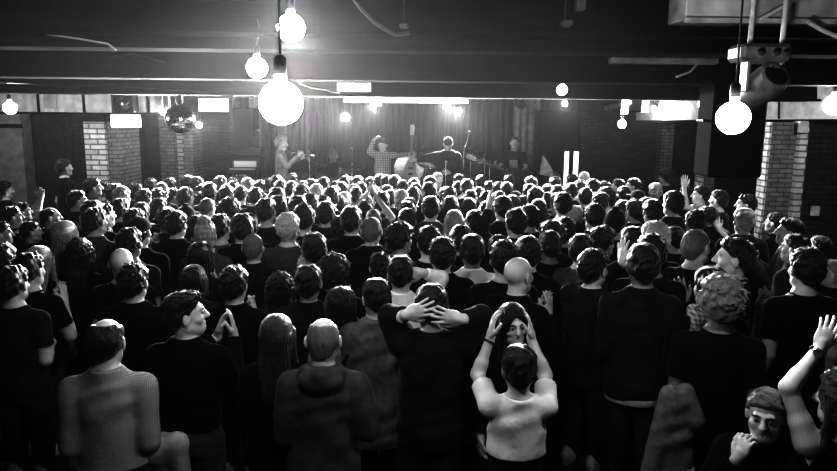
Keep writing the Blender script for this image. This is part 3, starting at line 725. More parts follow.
cable(sagline([(676, 77), (690, 72), (699, 62), (704, 58)], 6.3), .01, 'cable_light', 'pale cable looping up to the strip fitting on the right')
cable(sagline([(563, 38), (567, 46), (564, 58), (562, 72)], 9.0), .008, 'cable_light', 'thin pale wire dropping above the small bulb right of the stage')
cable(sagline([(597, 97), (625, 99), (652, 96)], 11), .012, 'cable_light', 'pale cable along the truss beside the right brick wall')
cable(sagline([(808, 22), (822, 30), (845, 40)], 4.2), .014, 'cable_light', 'pale conduit slanting down at the top right corner')
cable(sagline([(112, 57), (130, 55), (150, 58), (165, 62)], 6.6), .010, 'cable', 'dark loose cable under the ceiling left of the bulbs')
# hanging side loudspeaker, main loudspeaker stacks
def cabinet(name, c, d, label, cat, hang=None, group=None, rz=0, m='black_case'):
    t = empty(name, c, label, cat, group, rz); w, dp, h = d
    MB().box((0, 0, h/2), (w, dp, h), None, .02).build('cabinet', M[m], t)
    MB().box((0, dp/2+.008, h/2), (w*.92, .02, h*.94), None, .004).build('grille', M['black_metal'], t)
    for s in (-1, 1): MB().tube([(s*(w/2+.005), -.08, h*.6), (s*(w/2+.04), -.08, h*.6), (s*(w/2+.04), .08, h*.6), (s*(w/2+.005), .08, h*.6)], .012).build('handle', M['black_metal'], t, True)
    if hang: 
        for s in (-1, 1): MB().tube([(s*w*.4, 0, h-.01), (s*w*.4, 0, hang-c[2])], .012).build('hanger', M['black_metal'], t, True)
    return t
Yh = 7.0; x0, x1 = X(712, Yh, 130), X(766, Yh, 130); zb, zt = Z(738, 178, Yh), Z(738, 82, Yh)
cabinet('hanging_loudspeaker', ((x0+x1)/2, Yh+.2, zb), (x1-x0, .4, zt-zb), 'tall black loudspeaker hanging on the right before the brick wall', 'loudspeaker', CZ, m='case_light_dulled')
def stackof(px0, px1, py, Y, n, lab):
    x0, x1 = X(px0, Y), X(px1, Y); z1 = Z((px0+px1)/2, py, Y); h = (z1-SZ)/n
    for i in range(n): cabinet('loudspeaker', ((x0+x1)/2, Y+.3, SZ+i*h), (x1-x0-.1, .6, h-.004), lab[i], 'loudspeaker', None, 'main loudspeaker stacks beside the stage', m='case_light_dulled')
stackof(536, 580, 111, 12.7, 2, ['black loudspeaker at the bottom of the stack right of the stage', 'black loudspeaker on top of the stack right of the stage'])
stackof(214, 256, 108, 14.3, 2, ['black loudspeaker at the bottom of the inner left stack', 'black loudspeaker on top of the inner left stack'])
stackof(190, 214, 113, 14.4, 2, ['black loudspeaker at the bottom of the outer left stack', 'black loudspeaker on top of the outer left stack behind the mirror ball'])
sbox('step', -6.4, -5.1, 9.7, 10.7, 0, .36, M['wood'])

# ------------------------------------------------------------------ instruments and stands
def stand_at(px, py, Y): p = at(px, py, Y); return p
M['grille_cloth'] = brick_mat('amp_grille_cloth', .16, .12, .05, .35, .3)
c = at(247, 147, 13.5); t = empty('guitar_amplifier', (c.x, 13.5, SZ), 'tall guitar amplifier with grey grille at the left of the stage', 'amplifier')
h = c.z-SZ; MB().box((0, 0, h*.22), (.6, .34, h*.43), None, .015).box((0, 0, h*.66), (.6, .34, h*.43), None, .015).build('cabinet', M['black_case'], t)
MB().box((0, -.175, h*.22), (.52, .015, h*.37)).box((0, -.175, h*.66), (.52, .015, h*.37)).build('grille', M['grille_cloth'], t)
MB().box((0, 0, h*.945), (.6, .28, h*.1), None, .012).build('amplifier_head', M['black_case'], t)
c = at(244, 171, 12.85); t = empty('keyboard', (c.x, 12.85, SZ), 'small keyboard with bright panel on a stand before the amplifier', 'keyboard')
h = c.z-SZ; MB().box((0, 0, h), (.5, .3, .08), None, .01).build('case', M['black_case'], t); MB().box((0, -.1, h+.045), (.46, .1, .012)).build('keys', M['plastic_white'], t)
MB().box((0, .1, h+.12), (.42, .04, .12), None, .008).build('panel', M['plastic_white'], t)
MB().tube([(-.2, -.12, 0), (.2, .1, h-.04)], .018).tube([(.2, -.12, 0), (-.2, .1, h-.04)], .018).build('stand', M['black_metal'], t, True)
def mic_stand(px, py, Y, label, boom=None):
    c = at(px, py, Y); t = empty('microphone_stand', (c.x, Y, SZ), label, 'microphone stand', 'microphone stands on the stage'); h = c.z-SZ
    MB().lathe([(.14, 0), (.14, .02), (.02, .035), (.012, .05)], 20).build('base', M['black_metal'], t, True)
    MB().tube([(0, 0, .03), (0, 0, h-.06)], .011).build('pole', M['chrome'], t, True)
    tip = Vector((0, 0, h-.05))
    if boom: q = Vector((boom[0], boom[1], h+boom[2])); MB().tube([(0, 0, h-.07), q], .009).build('boom', M['chrome'], t, True); tip = q
    MB().lathe([(.012, -.09), (.015, 0), (.024, .015), (.026, .04), (.015, .06), (.002, .062)], 14, M4(tip, R(60))).build('microphone', M['pipe'], t, True); return t
mic_stand(446, 160, 12.75, 'microphone stand in front of the singer in the cap')
mic_stand(464, 148, 13.6, 'boom microphone stand right of the singer', (.1, -.05, .3))
mic_stand(309, 150, 13.6, 'thin microphone stand beside the seated keyboard player')
mic_stand(352, 147, 14.6, 'microphone stand just right of the drummer')
mic_stand(490, 160, 13.4, 'low microphone stand left of the bass player')
def drum(name, px, py, Y, r, d, label, rx=0, rz=0, low=True):
    c = at(px, py, Y); t = empty(name, (c.x, Y, SZ), label, 'drum', 'drums on the stage'); m = M4((0, 0, c.z-SZ), rx, 0, rz)
    MB().lathe([(r, -d/2), (r, d/2), (r*.99, d/2), (r*.99, -d/2)], 32, m).build('shell', M['drum_shell'], t, True)
    for s in (-1, 1):
        MB().lathe([(r*.985, s*d*.5-.004), (.002, s*d*.5-.004), (.002, s*d*.5+.004), (r*.985, s*d*.5+.004)], 32, m).build('drumhead', M['drum_skin'], t, True)
        MB().lathe([(r, s*d*.5-.015), (r*1.04, s*d*.5-.015), (r*1.04, s*d*.5+.015), (r, s*d*.5+.015)], 32, m).build('hoop', M['chrome'], t, True)
    z = c.z-SZ
    MB().tube([(-r*.8, 0, z), (-r*.95, -.05, 0)], .012).tube([(r*.8, 0, z), (r*.95, -.05, 0)], .012).tube([(0, r*.6, z), (0, r*.8+.1, 0)], .012).build('leg', M['chrome'], t, True); return t
def cymbal(px, py, Y, r, label, rx=-20, ry=0):
    c = at(px, py, Y); t = empty('cymbal_stand', (c.x, Y, SZ), label, 'cymbal', 'cymbals on the stage'); z = c.z-SZ
    MB().lathe([(.002, .03), (.03, .025), (.045, .008), (r*.6, .0), (r, -.018), (r, -.022), (.045, .002), (.002, .02)], 36, M4((0, 0, z), R(rx), R(ry))).build('cymbal', M['brass'], t, True)
    MB().tube([(0, 0, 0.35), (0, 0, z+.05)], .011).tube([(0, 0, .4), (-.25, -.1, 0)], .01).tube([(0, 0, .4), (.25, -.1, 0)], .01).tube([(0, 0, .4), (0, .25, 0)], .01).build('stand', M['chrome'], t, True); return t
drum('bass_drum', 409, 168, 14.6, .30, .42, 'pale round bass drum face between the guitarist and the singer', R(90))
drum('floor_tom', 480, 168, 14.3, .2, .34, 'dark floor tom right of the singer', R(8))
drum('snare_drum', 333, 172, 14.0, .18, .15, 'white patterned drum in front of the drummer', R(50))
drum('tom_drum', 303, 170, 14.2, .17, .22, 'pale drum by the seated keyboard player', R(40))
drum('tom_drum', 466, 166, 15.0, .17, .22, 'bright drum right beside the singer', R(35))
cymbal(426, 161, 13.9, .24, 'large bright cymbal just left of the singer', 28, 14)
cymbal(423, 149, 15.2, .15, 'small cymbal high behind the singer and guitarist', 20, -10)
cymbal(485, 156, 14.0, .25, 'wide tilted cymbal between the singer and bass player', 24, -16)
cymbal(471, 149, 14.25, .16, 'small bright cymbal right of the singer', 30, 20)
cymbal(352, 165, 13.9, .28, 'flat bright cymbal right of the drummer', 14, 4)
cymbal(316, 164, 14.5, .18, 'small cymbal left of the drummer', 20, 0)
def guitar(name, loc, rot, label, material, parent=None):
    t = empty(name, loc, label, 'guitar'); t.rotation_euler = rot
    pl = []
    for i in range(40):
        a = 2*math.pi*i/40; rr = .165+.03*math.cos(2*a)-.035*math.cos(a*3+.3)*.5-.02*math.sin(a); pl.append((rr*math.sin(a)*.95, -rr*math.cos(a)*1.25-.02))
    MB().prism(pl, .045).build('body', material, t)
    MB().box((0, -.012, .44), (.048, .028, .56), None, .006).build('neck', M['wood'], t)
    MB().prism([(-.028, .70), (-.05, .76), (-.042, .90), (.02, .92), (.046, .86), (.03, .72)], .02, M4((0, -.005, 0))).build('headstock', M['pipe'], t)
    for i in range(6):
        s = -1 if i < 3 else 1; MB().tube([(s*.045, 0, .76+.045*(i % 3)), (s*.075, 0, .765+.045*(i % 3))], .008, 8).build('tuning_peg', M['chrome'], t, True)
    MB().box((0, -.03, -.02), (.09, .014, .045)).box((0, -.03, .09), (.09, .014, .04)).build('pickup', M['black_metal'], t)
    return t
p = at(411, 124, 13.2); guitar('electric_guitar', (p.x, 13.2, p.z-.92), (0, R(2), 0), 'guitar held upright by its neck between guitarist and singer', M['drum_shell'])
p = at(505, 172, 13.2); guitar('bass_guitar', (p.x+.1, 13.05, p.z), (0, R(-70), 0), 'bass guitar held low by the bald bass player', M['black_case'])
c = at(548, 168, 12.6); t = empty('stage_monitor', (c.x, 12.6, SZ), 'pale slanted stage fitting beside the right loudspeaker stack', 'monitor')
h = c.z-SZ; MB().prism([(-.14, -.12), (.14, -.16), (.04, .02), (-.1, .22)], .16, M4((0, 0, h))).build('case', M['pipe'], t); MB().tube([(0, 0, 0), (0, 0, h-.1)], .02).build('pole', M['black_metal'], t)

# ------------------------------------------------------------------ the crowd
# px py width hair yaw-code clothing | label for the ones that stand out;  yaw: - to the stage, r/l profile, q/p half right/left, f facing the camera
# hair: s short dark, n short brown, g short grey, v cropped, b bald, t balding, c curly, a afro, C pale curls, l long dark, L long blond, w wavy, m bob, M grey bob, u bun, k beanie, h cap
CROWD = '''
5 181 13 c r k|curly-haired man in profile at the far left edge below the bare bulb
64 159 13 s r k|man in black standing higher on the step at the left doorway
93 178 14 s r k|dark-haired man in profile just in front of the left stone pier
106 182 8 s r g
22 202 12 s r k U|person at far left clapping with both arms raised
12 206 14 s r k|bearded man at the far left looking right, second row from the edge
48 207 15 t r k C|balding man at left in profile, hands clapping before his face
80 190 14 s r k
95 200 17 s q k
107 203 14 s r k
118 183 14 s - k
120 187 15 g q k|light-haired head just right of the left stone pier
127 178 7 s r k
136 184 9 s r k
153 178 10 n - k
144 189 12 s - k
155 188 12 s - k
164 182 11 v q k|cropped pale head under the mirror ball
172 178 11 s - k
173 188 8 s r k
186 175 12 s - k
197 177 12 n q k
188 187 16 n q g|bright grey-brown head right below the mirror ball
199 192 8 s r k
202 184 9 s q k
212 182 15 s - k
223 176 12 n - k
229 185 13 s - k
207 198 14 v q k|close-cropped head with a lit ear right of the mirror ball
226 197 19 a - k|big round afro before the left loudspeaker stack
121 198 16 s - k
131 208 16 s - k
135 217 20 h q k|person in a pale-rimmed cap at left above the shaved head
144 202 12 s - k
156 198 14 s - k
183 205 14 k - k|grey beanie just above the broad black shirt at left
171 208 14 s - k
180 211 17 s - k|broad man in black shirt left of the pale bun
193 215 12 s q k
209 219 17 u - g|person with a pale hair bun at left
224 214 15 s - g L|person in grey top with a white mark on the back
165 207 9 s r k
235 177 9 s - k
244 175 11 n - k
233 181 9 s - k
250 178 10 g - k|pale head by the keyboard at the stage edge
262 180 8 s - k
257 181 7 s - k
266 178 7 n - k
274 175 12 s - k
283 180 9 s - k
289 181 11 s - k
294 173 13 s - k|round dark head in the front row below the seated keyboard player
299 184 14 s - k
309 179 8 s - k
316 180 8 s - k
326 177 13 s - k|dark head in the front row directly below the drummer
315 184 11 g - k
241 186 12 s - k
255 187 13 s - k
274 187 14 s - k
276 193 15 m - k
269 198 15 s - k
281 195 13 s - k
294 195 14 s - k
307 193 14 n - k
307 204 15 s - k
328 187 14 s - k
325 195 12 n - k
337 196 10 s - k
327 201 16 s - k|square dark head with black shoulders right of the white-haired man
302 191 8 n - k
284 213 18 g - g|white-haired man in a grey shirt, left of centre
238 213 16 s - k
252 213 15 s - k
338 215 8 s q k
338 181 8 s - k
304 181 7 s - k
263 193 7 s - k
343 176 10 s - k
351 177 7 s - k
356 176 10 n - k
337 186 7 s - k
344 182 9 s - k
352 184 10 s - k
359 182 9 s - k
358 187 12 s - k
363 194 9 s - k
345 192 12 g q g|pale blurred head left of the two raised clapping hands
373 177 7 s - k
378 174 9 s - k
385 175 10 s - k
397 175 12 s - k|round dark head in the front row below the guitarist
402 180 13 s - k
385 185 13 n - k
375 186 8 s - k
381 191 15 s - k
416 178 9 s - k
414 183 10 s - k
404 190 11 g - k
411 187 12 s - k
412 198 9 n q k
428 176 11 s - k
440 173 10 g f k|pale head rising highest in the front row below the singer
427 182 16 s - k
428 191 14 w - k
428 196 16 s - g|dark head with bright rim and grey top, right of centre aisle hands
448 196 15 m - k
448 187 8 s - k
369 200 13 s - g U|person in the middle of the crowd clapping with arms high overhead
370 209 13 v - k
368 217 14 v - k|shaved head on broad black shoulders in mid crowd
348 206 16 s - k
404 201 13 s - k
411 208 16 s - k
393 190 9 s - k
397 222 21 c q k|round curly head with a bright rim in the centre of the crowd
425 226 18 s - k|dark rounded head immediately right of the bright-rimmed curly head
451 210 17 L - g|woman with straight blonde hair in mid crowd
460 174 11 s - k
458 182 10 s - k
452 187 12 s - k
470 179 13 n - k
483 175 12 s - k|dark head in the front row just right of the singer
489 181 9 s - k
496 182 12 s - k
507 175 10 s - k|small dark head in the front row below the bass player
509 182 13 s - k
473 190 10 s - k
480 187 8 s - k
484 191 13 s - k
498 191 9 s - k
515 191 9 h - k
531 177 12 n - k
527 184 11 s - k
534 187 13 s q k
527 196 8 s r k
545 192 10 s - k
516 195 11 s - k
506 196 14 s - k
472 198 14 l - k
490 201 15 l - k|woman with long dark hair right of the blonde woman
476 210 16 s - k
512 209 18 s - k O|dark head with an arm raised beside it, in mid crowd
517 207 7 s - k
527 205 15 s - k
542 199 17 l - k|woman with very long dark hair right of centre
555 193 12 n - k
555 185 12 s - k
557 176 12 s - k
556 172 9 n - k
547 184 7 s - k
554 220 20 c - k|curly bright-rimmed head behind the broad dark back
554 231 17 s - k|broad dark back and dark head right of the bald man
466 225 18 s - k
572 174 9 s - k
582 171 12 b p k|pale balding head in front of the lit door frame
582 180 10 n p k
574 183 11 s - k
592 179 13 s p k
602 181 10 s p k
588 188 12 s - k
567 192 16 s - k
616 179 9 s l k
635 178 13 s l k|dark head in profile left under the hanging truss light
609 187 14 s p k
626 186 13 s p k
635 190 13 h p k|head with a pale band round it before the right brick wall
653 183 13 g p k|grey-haired man beside the tall afro man
666 168 14 a l k|tall bearded man with an afro by the right brick wall
594 192 9 s - k
605 192 14 s q k
616 194 10 s q k
635 200 12 s p k
644 197 11 s p k
656 199 17 s - k
670 191 15 s p k
573 206 12 g q k|pale face turned away below the very long dark hair
598 204 14 s - k
593 211 15 M p k
612 208 17 k - k|dark beanie on broad black shoulders right of centre
567 217 13 s - k
621 200 9 s q k
655 222 20 g p k|fair-haired head above the short-haired man in broad black top
686 186 9 s l k
701 186 13 s l w O|person in a pale sleeve raising an arm at right
718 190 15 s l g|dark-haired person in grey top, right of the raised pale sleeve
710 206 14 c - k
692 210 14 s - k
745 194 15 s l k|dark head in profile below the hanging loudspeaker
741 208 19 g p k|grey-haired man in black at right before the piers
775 213 13 s l k
68 221 20 L q g|woman with fair long hair and pale shoulder at left
75 238 22 w - k|woman with big dark wavy hair at left
39 246 22 L - k|woman with long blonde hair at far left
6 243 20 s - k|dark head cut by the left edge, upper of two
24 252 24 s - k|short-haired man between the left edge and the blonde woman
7 265 26 s - d|man in grey coat at the left edge
98 207 17 s q g|young person in pale grey top at left
121 248 22 b - k|shaved bright head at left behind the man in black jacket
31 221 9 s r k
3 222 9 s r k
125 227 20 s q k
141 226 17 w q k|person with long bright-edged hair over a quilted jacket at left
133 263 27 s - k H|man in black jacket with short hair, left of centre
204 242 18 m - k
193 265 26 m - k|round dark bob above the man in profile
257 234 18 v - k|shaven man in a black shirt in front of the white-haired man
314 232 24 s - k
312 254 14 g - k
329 253 28 a - k|huge curly dark head left of centre
237 266 25 s - k|short-haired man in black above the long-haired woman
285 272 22 w - k|person with greyish wavy hair half hidden by the short-haired man
303 264 24 s - d J|short-haired man in a dark leather jacket
447 237 20 s - k|dark head in black, just beyond the white sleeve
385 252 18 s - k
468 234 18 s - w|dark-haired person with a white collar
510 240 20 s - k
500 235 14 s - k
524 236 17 s - k
514 257 24 b q k|bald man in a black jacket just right of centre
579 234 20 s q g
608 226 20 c q k|curly head beside the raised open hands
600 249 16 s q d W|person hidden behind big raised open hands right of centre
629 226 17 s - k
643 243 27 s - k B|short-haired man in a broad black sweater over white hem
657 234 20 s - k
675 226 16 s - k
693 229 19 v q k|cropped-headed man in black at right
730 238 22 s l k|man in left profile with hand at his chin on the right
790 218 20 s l g|man in grey top leaning back in profile at right
796 234 20 s l g
802 248 28 s - k|dark-haired man in black near the right edge
706 266 22 s p k|dark-haired person in a checked scarf at right
730 274 36 C - k|man with light curly hair in black at right
834 260 16 g l k|grey head in left profile cut by the right edge
820 236 14 s l k
'''
HAIRW = {'s': .172, 'n': .172, 'g': .176, 'v': .166, 'b': .158, 't': .165, 'c': .225, 'a': .25, 'C': .215, 'l': .20, 'L': .20, 'w': .215, 'm': .20, 'M': .20, 'u': .172, 'k': .185, 'h': .185}
HTOP = {'s': .022, 'n': .018, 'g': .016, 'v': .006, 'b': 0, 't': .006, 'c': .05, 'a': .075, 'C': .05, 'l': .02, 'L': .02, 'w': .035, 'm': .026, 'M': .026, 'u': .03, 'k': .03, 'h': .02}
FEM = 'lLwmMu'
people = []
class Pp: pass
for ln in CROWD.strip().splitlines():
    d, _, lab = ln.partition('|'); q = d.split()
    p = Pp(); p.px, p.py, p.w = float(q[0]), float(q[1]), float(q[2]); p.hair, p.yaw, p.top = q[3], q[4], q[5]
    p.pose = q[6] if len(q) > 6 else ''; p.label = lab.strip() or None; p.base = .36 if 'on the step' in lab else 0
    p.fem = p.hair in FEM; p.hero = None; p.fix = False
    people.append(p)
def hero(px, py, w, hair, key, H=1.75, fem=False):
    p = Pp(); p.px, p.py, p.w, p.hair, p.yaw, p.top, p.pose, p.label, p.base = px, py, w, hair, '-', 'k', '', None, 0
    p.fem = fem; p.hero = key; p.fix = True; p.H0 = H; people.append(p)
hero(104, 319, 32, 't', 'plaid', 1.76); hero(185, 292, 35, 's', 'sweater', 1.78); hero(276, 315, 33, 'l', 'longhair', 1.68, True)
hero(323, 319, 31, 'b', 'hood', 1.74); hero(341, 288, 24, 'l', 'bag', 1.66, True); hero(377, 279, 26, 's', 'greycoat', 1.74)
hero(432, 285, 25, 's', 'hands', 1.82); hero(401, 256, 26, 's', 'sleeve', 1.78); hero(514, 304, 28, 'l', 'facing', 1.66, True)
hero(520, 345, 33, 's', 'white', 1.66, True); hero(768, 391, 32, 'n', 'older', 1.58); hero(850, 372, 40, 'L', 'edge', 1.72, True)
def place_y(p, Ht):
    """depth at which the top of the head (height Ht) falls on its pixel"""
    d = ray(p.px, p.py); t = (Ht+p.base-HC)/d.z; return d.y*t
for p in people:
    p.dir = ray(p.px, p.py)
    nom = p.H0 if p.fix else (1.66 if p.fem else 1.745)
    if p.fix: p.Y = place_y(p, nom); continue
    zc_w = HAIRW[p.hair]*F/(p.w if p.w > 11 else p.w*.5+6.0)
    hw = HC-p.base+p.dir.z/p.dir.y*zc_w
    Ht = min(1.90, max(1.60, .6*nom+.4*hw)) if not p.fem else min(1.80, max(1.54, .6*nom+.4*hw))
    p.Y = place_y(p, Ht+HTOP[p.hair]*.8)
LIM = {}
for p in people:
    lo, hi = (1.53, 1.84) if p.fem else (1.56, 1.95)
    if p.py < 205: hi += .05
    lo += HTOP[p.hair]; hi += HTOP[p.hair]
    p.ylo, p.yhi = place_y(p, hi), min(place_y(p, lo), 12.15)
    if p.ylo > p.yhi: p.ylo = p.yhi-.05
    if p.base: p.ylo, p.yhi = 9.85, 10.3; p.Y = 10.0
    elif p.px < 200: p.yhi = min(p.yhi, 10.3 if p.px < 125 else 11.9)
    if p.px > 760: p.yhi = min(p.yhi, 8.2)
    elif p.px > 690: p.yhi = min(p.yhi, 11.0)
    if p.ylo > p.yhi: p.ylo = p.yhi-.05
    p.dx = 0.0
def posx(p): return p.dir.x/p.dir.y*p.Y+p.dx
for it in range(900):
    order = sorted(people, key=lambda p: p.Y); mv = 0
    for i, a in enumerate(order):
        ax = posx(a)
        for b in order[i+1:]:
            dy = b.Y-a.Y
            if dy > .42: break
            dx = posx(b)-ax
            A, B = .50, .36
            e = (dx/A)**2+(dy/B)**2
            if e < 1:
                need = B*math.sqrt(max(0, 1-(dx/A)**2))-dy
                first, last = a, b
                if abs(dy) < .03 and a.py > b.py+.5 and not a.fix and not b.fix: pass
                if (b.py > a.py+1) and dy < .12:          # the lower head in the picture is the nearer one
                    first, last = b, a; need = need+2*dy
                step = min(need*.5, .05)
                if not first.fix: first.Y -= step*(1 if not last.fix else 1.6)
                if not last.fix: last.Y += step*(1 if not first.fix else 1.6)
                s = 1 if dx > 0 else -1
                for q, g in ((a, -s), (b, s)):
                    if not q.fix: q.dx = max(-.035, min(.035, q.dx+g*.003))
                mv += need
    for p in people:
        if not p.fix: p.Y = min(max(p.Y, p.ylo), p.yhi)
    if it > 100 and mv < .3: break
print('RELAX', it, round(mv, 2))

# ---- shared figures: two builds, several poses
def RAISE(sx, sh): return UP(sx, sh) if sx < 0 else DOWN(sx, sh)
def RAISE_L(sx, sh): return dict(E=(sx*(sh+.09), .16, 1.50), W=(sx*(sh+.02), .20, 1.76), d=(0, .1, 1), n=(-sx, 0, 0), curl=15) if sx < 0 else FRONT(sx, sh)
def CHIN(sx, sh): return dict(E=(sx*(sh+.03), .10, 1.13), W=(sx*.06, .20, 1.43), d=(-sx*.35, -.3, .9), n=(-sx*.3, -1, 0), curl=55)
def CLAPF(sx, sh): return dict(E=(sx*(sh+.07), .13, 1.24), W=(sx*.05, .32, 1.47), d=(-sx*.3, .1, .95), n=(-sx, 0, 0), curl=10)
def WAVE(sx, sh): return dict(E=(sx*(sh+.02), .22, 1.43), W=(sx*.09+.1, .34, 1.63), d=(sx*.15, .1, 1), n=(-sx*.3, 1, 0), curl=8, spread=16)
POSES = {'d': DOWN, 'f': FRONT, 'c': CHEST, 'U': UP, 'O': RAISE_L, 'C': CLAPF, 'W': WAVE, 'j': CHIN}
BODY, TOPS, TROU, HAIR = {}, {}, {}, {}
def body_for(sex, pose):
    k = (sex, pose)
    if k not in BODY:
        P = {'sex': sex, 'arms': [POSES[pose]]*2}
        BODY[k] = sdf_mesh('person_body', make_body(P, .0075), M['skin'])
    return BODY[k]
def top_for(sex, pose, kind):
    k = (sex, pose, kind)
    if k not in TOPS:
        P = {'sex': sex, 'arms': [POSES[pose]]*2}
        TOPS[k] = sdf_mesh(kind, make_top(P, .0095, kind, len(TOPS)), M['cloth_black'])
    return TOPS[k]
def trou_for(sex, sit=False):
    if (sex, sit) not in TROU: TROU[(sex, sit)] = sdf_mesh('trousers', make_trousers(sex, .014, sit=sit), M['denim'])
    return TROU[(sex, sit)]
HK = {'s': ('short', 'hair_dark'), 'n': ('short', 'hair_brown'), 'g': ('short', 'hair_grey'), 'v': ('crop', 'stubble'), 't': ('balding', 'hair_dark'), 'c': ('curly', 'hair_dark'), 'a': ('afro', 'hair_dark'), 'C': ('curly', 'hair_mid'),
      'l': ('long', 'hair_dark'), 'L': ('long', 'hair_blond'), 'w': ('wavy', 'hair_dark'), 'm': ('bob', 'hair_dark'), 'M': ('bob', 'hair_grey'), 'u': ('bun', 'hair_blond'), 'k': ('beanie', 'cloth_dark'), 'h': ('cap', 'cloth_dark'), 'S': ('side', 'hair_dark'), 'e': ('messy', 'hair_dark'), 'E': ('messy', 'hair_grey'), 'N': ('messy', 'hair_brown'), 'r': ('ring', 'stubble')}
def hair_for(code):
    kind = HK[code][0]
    if kind not in HAIR: HAIR[kind] = sdf_mesh(kind, make_hat(kind) if kind in ('cap', 'beanie') else make_hair(kind), M['hair_dark'])
    return HAIR[kind]
MCACHE = {}
def with_mat(me, m):
    """the same mesh data wearing another material (kept once per pair)"""
    if me.materials and me.materials[0] is m: return me
    k = (me.name, m.name)
    if k not in MCACHE:
        c = me.copy(); c.materials.clear(); c.materials.append(m); MCACHE[k] = c
    return MCACHE[k]
def obj_mat(o, m): o.data = with_mat(o.data, m)
def child(name, me, par, m): return link(bpy.data.objects.new(name, with_mat(me, m)), par)
def headmat(T): return Matrix.Translation(HP) @ Matrix([list(r) for r in T]).to_4x4() @ Matrix.Translation(-Vector(HP))
def add_hair(root, code, T=None, name=None, m=None):
    if code == 'b': return None
    kind = HK[code][0]
    if code == 'k' or code == 'h':
        o = child(kind, hair_for(code), root, m or M['cloth_dark']); o2 = child('hair', hair_for('v'), root, M['hair_dark'])
        if T is not None: o.matrix_local = headmat(T); o2.matrix_local = headmat(T)
        return o
    o = child('hair', hair_for(code), root, m or M[HK[code][1]])
    if T is not None: o.matrix_local = headmat(T)
    return o
TOPM = {'k': 'cloth_black', 'd': 'cloth_dark', 'g': 'cloth_grey', 'w': 'cloth_white', 'l': 'cloth_light'}
TOPN = {'tee': 't_shirt', 'shirt': 'shirt', 'jacket': 'jacket', 'hoodie': 'hooded_top', 'coat': 'coat', 'tank': 'tank_top'}
YAW = {'-': 0, 'r': -72, 'l': 72, 'q': -32, 'p': 32, 'f': 180}
pr = random.Random(3)
for p in people:
    if p.hero: continue
    sex = 'f' if p.fem else 'm'
    pose = p.pose if p.pose in POSES else pr.choice('dffc')
    kind = 'jacket' if p.pose in ('J', 'H') else ('tee' if p.pose in ('L',) else pr.choice(['tee', 'tee', 'shirt', 'jacket']))
    if p.pose == 'U': kind = 'tee'
    if p.pose == 'B': kind = 'shirt'; pose = 'f'
    if p.pose == 'H' or p.pose == 'J': pose = 'd'
    x = posx(p); hd = p.dir; zt = HC+hd.z/hd.y*p.Y
    sc = (zt-p.base)/(1.752+HTOP[p.hair]*.8)
    dyaw = YAW[p.yaw]+pr.uniform(-14, 14); ry = -math.degrees(math.atan2(x, p.Y))
    yaw = dyaw+(.45*ry-.55*math.degrees(math.atan2(.4-x, 14.5-p.Y)) if p.yaw == '-' else .8*ry)
    o = bpy.data.objects.new('person', body_for(sex, pose)); link(o)
    sk = 'skin' if pr.random() < .92 else 'skin_dark'; obj_mat(o, M[sk])
    o.location = (x, p.Y, p.base); o.rotation_euler = (0, 0, R(yaw)); o.scale = (sc,)*3
    p.o = o; p.kind = kind
    tm = TOPM[p.top]
    if p.top == 'k' and pr.random() < .35: tm = 'cloth_dark'
    child(TOPN[kind], top_for(sex, pose, kind), o, M[tm])
    child('trousers', trou_for(sex), o, M['denim'])
    add_hair(o, {'s': 'e', 'n': 'N', 'g': 'E'}[p.hair] if p.hair in 'sng' and pr.random() < .45 else p.hair)
    p.x = x

# ------------------------------------------------------------------ people in the foreground and on the stage, each posed individually
def plaid(name, v1, v2, sc=26):
    m = mat(name, v1, .9, .15, bump=.25, scale=18); nt = m.node_tree; b = nt.nodes['Principled BSDF']; N = nt.nodes.new; L = nt.links.new
    tc = N('ShaderNodeTexCoord'); outs = []
    for ax in ('X', 'Z'):
        w = N('ShaderNodeTexWave'); w.bands_direction = ax; w.inputs['Scale'].default_value = sc; w.inputs['Distortion'].default_value = .6; L(tc.outputs['Object'], w.inputs['Vector']); outs.append(w)
    mx = N('ShaderNodeMix'); mx.data_type = 'FLOAT'; mx.inputs[0].default_value = .5; L(outs[0].outputs['Fac'], mx.inputs[2]); L(outs[1].outputs['Fac'], mx.inputs[3])
    mr = N('ShaderNodeMapRange'); mr.inputs['To Min'].default_value = v2; mr.inputs['To Max'].default_value = v1; L(mx.outputs[0], mr.inputs[0]); L(mr.outputs[0], b.inputs['Base Color']); return m
M['plaid'] = plaid('checked_shirt_cloth', .36, .20, 34); M['pattern'] = plaid('patterned_shirt_cloth', .55, .03, 9); M['scarf'] = plaid('checked_scarf_cloth', .5, .08, 14)
M['cloth_mid'] = mat('cloth_mid', .16, .9, .15, bump=.4, scale=22, var=.25, sheen=.1)
def add_face(root, T):
    H4 = headmat(T)
    for s in (-1, 1):
        e = MB().lathe([(.0125*math.sin(math.pi*i/10)+.0002, -.0125*math.cos(math.pi*i/10)) for i in range(11)], 16, M4((s*.0325, .0795, 1.648), R(90))).build('eye', M['eye'], root, True); e.matrix_local = H4
        i = MB().lathe([(.0002, .001), (.0075, 0), (.0075, -.002), (.0002, -.003)], 16, M4((s*.0325, .0925, 1.6465), R(90))).build('iris', M['iris'], e, True)
        i.matrix_local = Matrix.Identity(4)
        b = MB().tube([(s*.014, .094, 1.668), (s*.032, .096, 1.675), (s*.052, .084, 1.668)], [.003, .0042, .002], 8).build('eyebrow', M['hair_dark'], root, True); b.matrix_local = H4
    l = MB().tube([(-.024, .087, 1.581), (-.008, .0945, 1.584), (.008, .0945, 1.584), (.024, .087, 1.581)], [.002, .0055, .0055, .002], 8).tube([(-.020, .087, 1.577), (0, .0945, 1.574), (.020, .087, 1.577)], [.002, .006, .002], 8).build('lips', M['lips'], root, True); l.matrix_local = H4
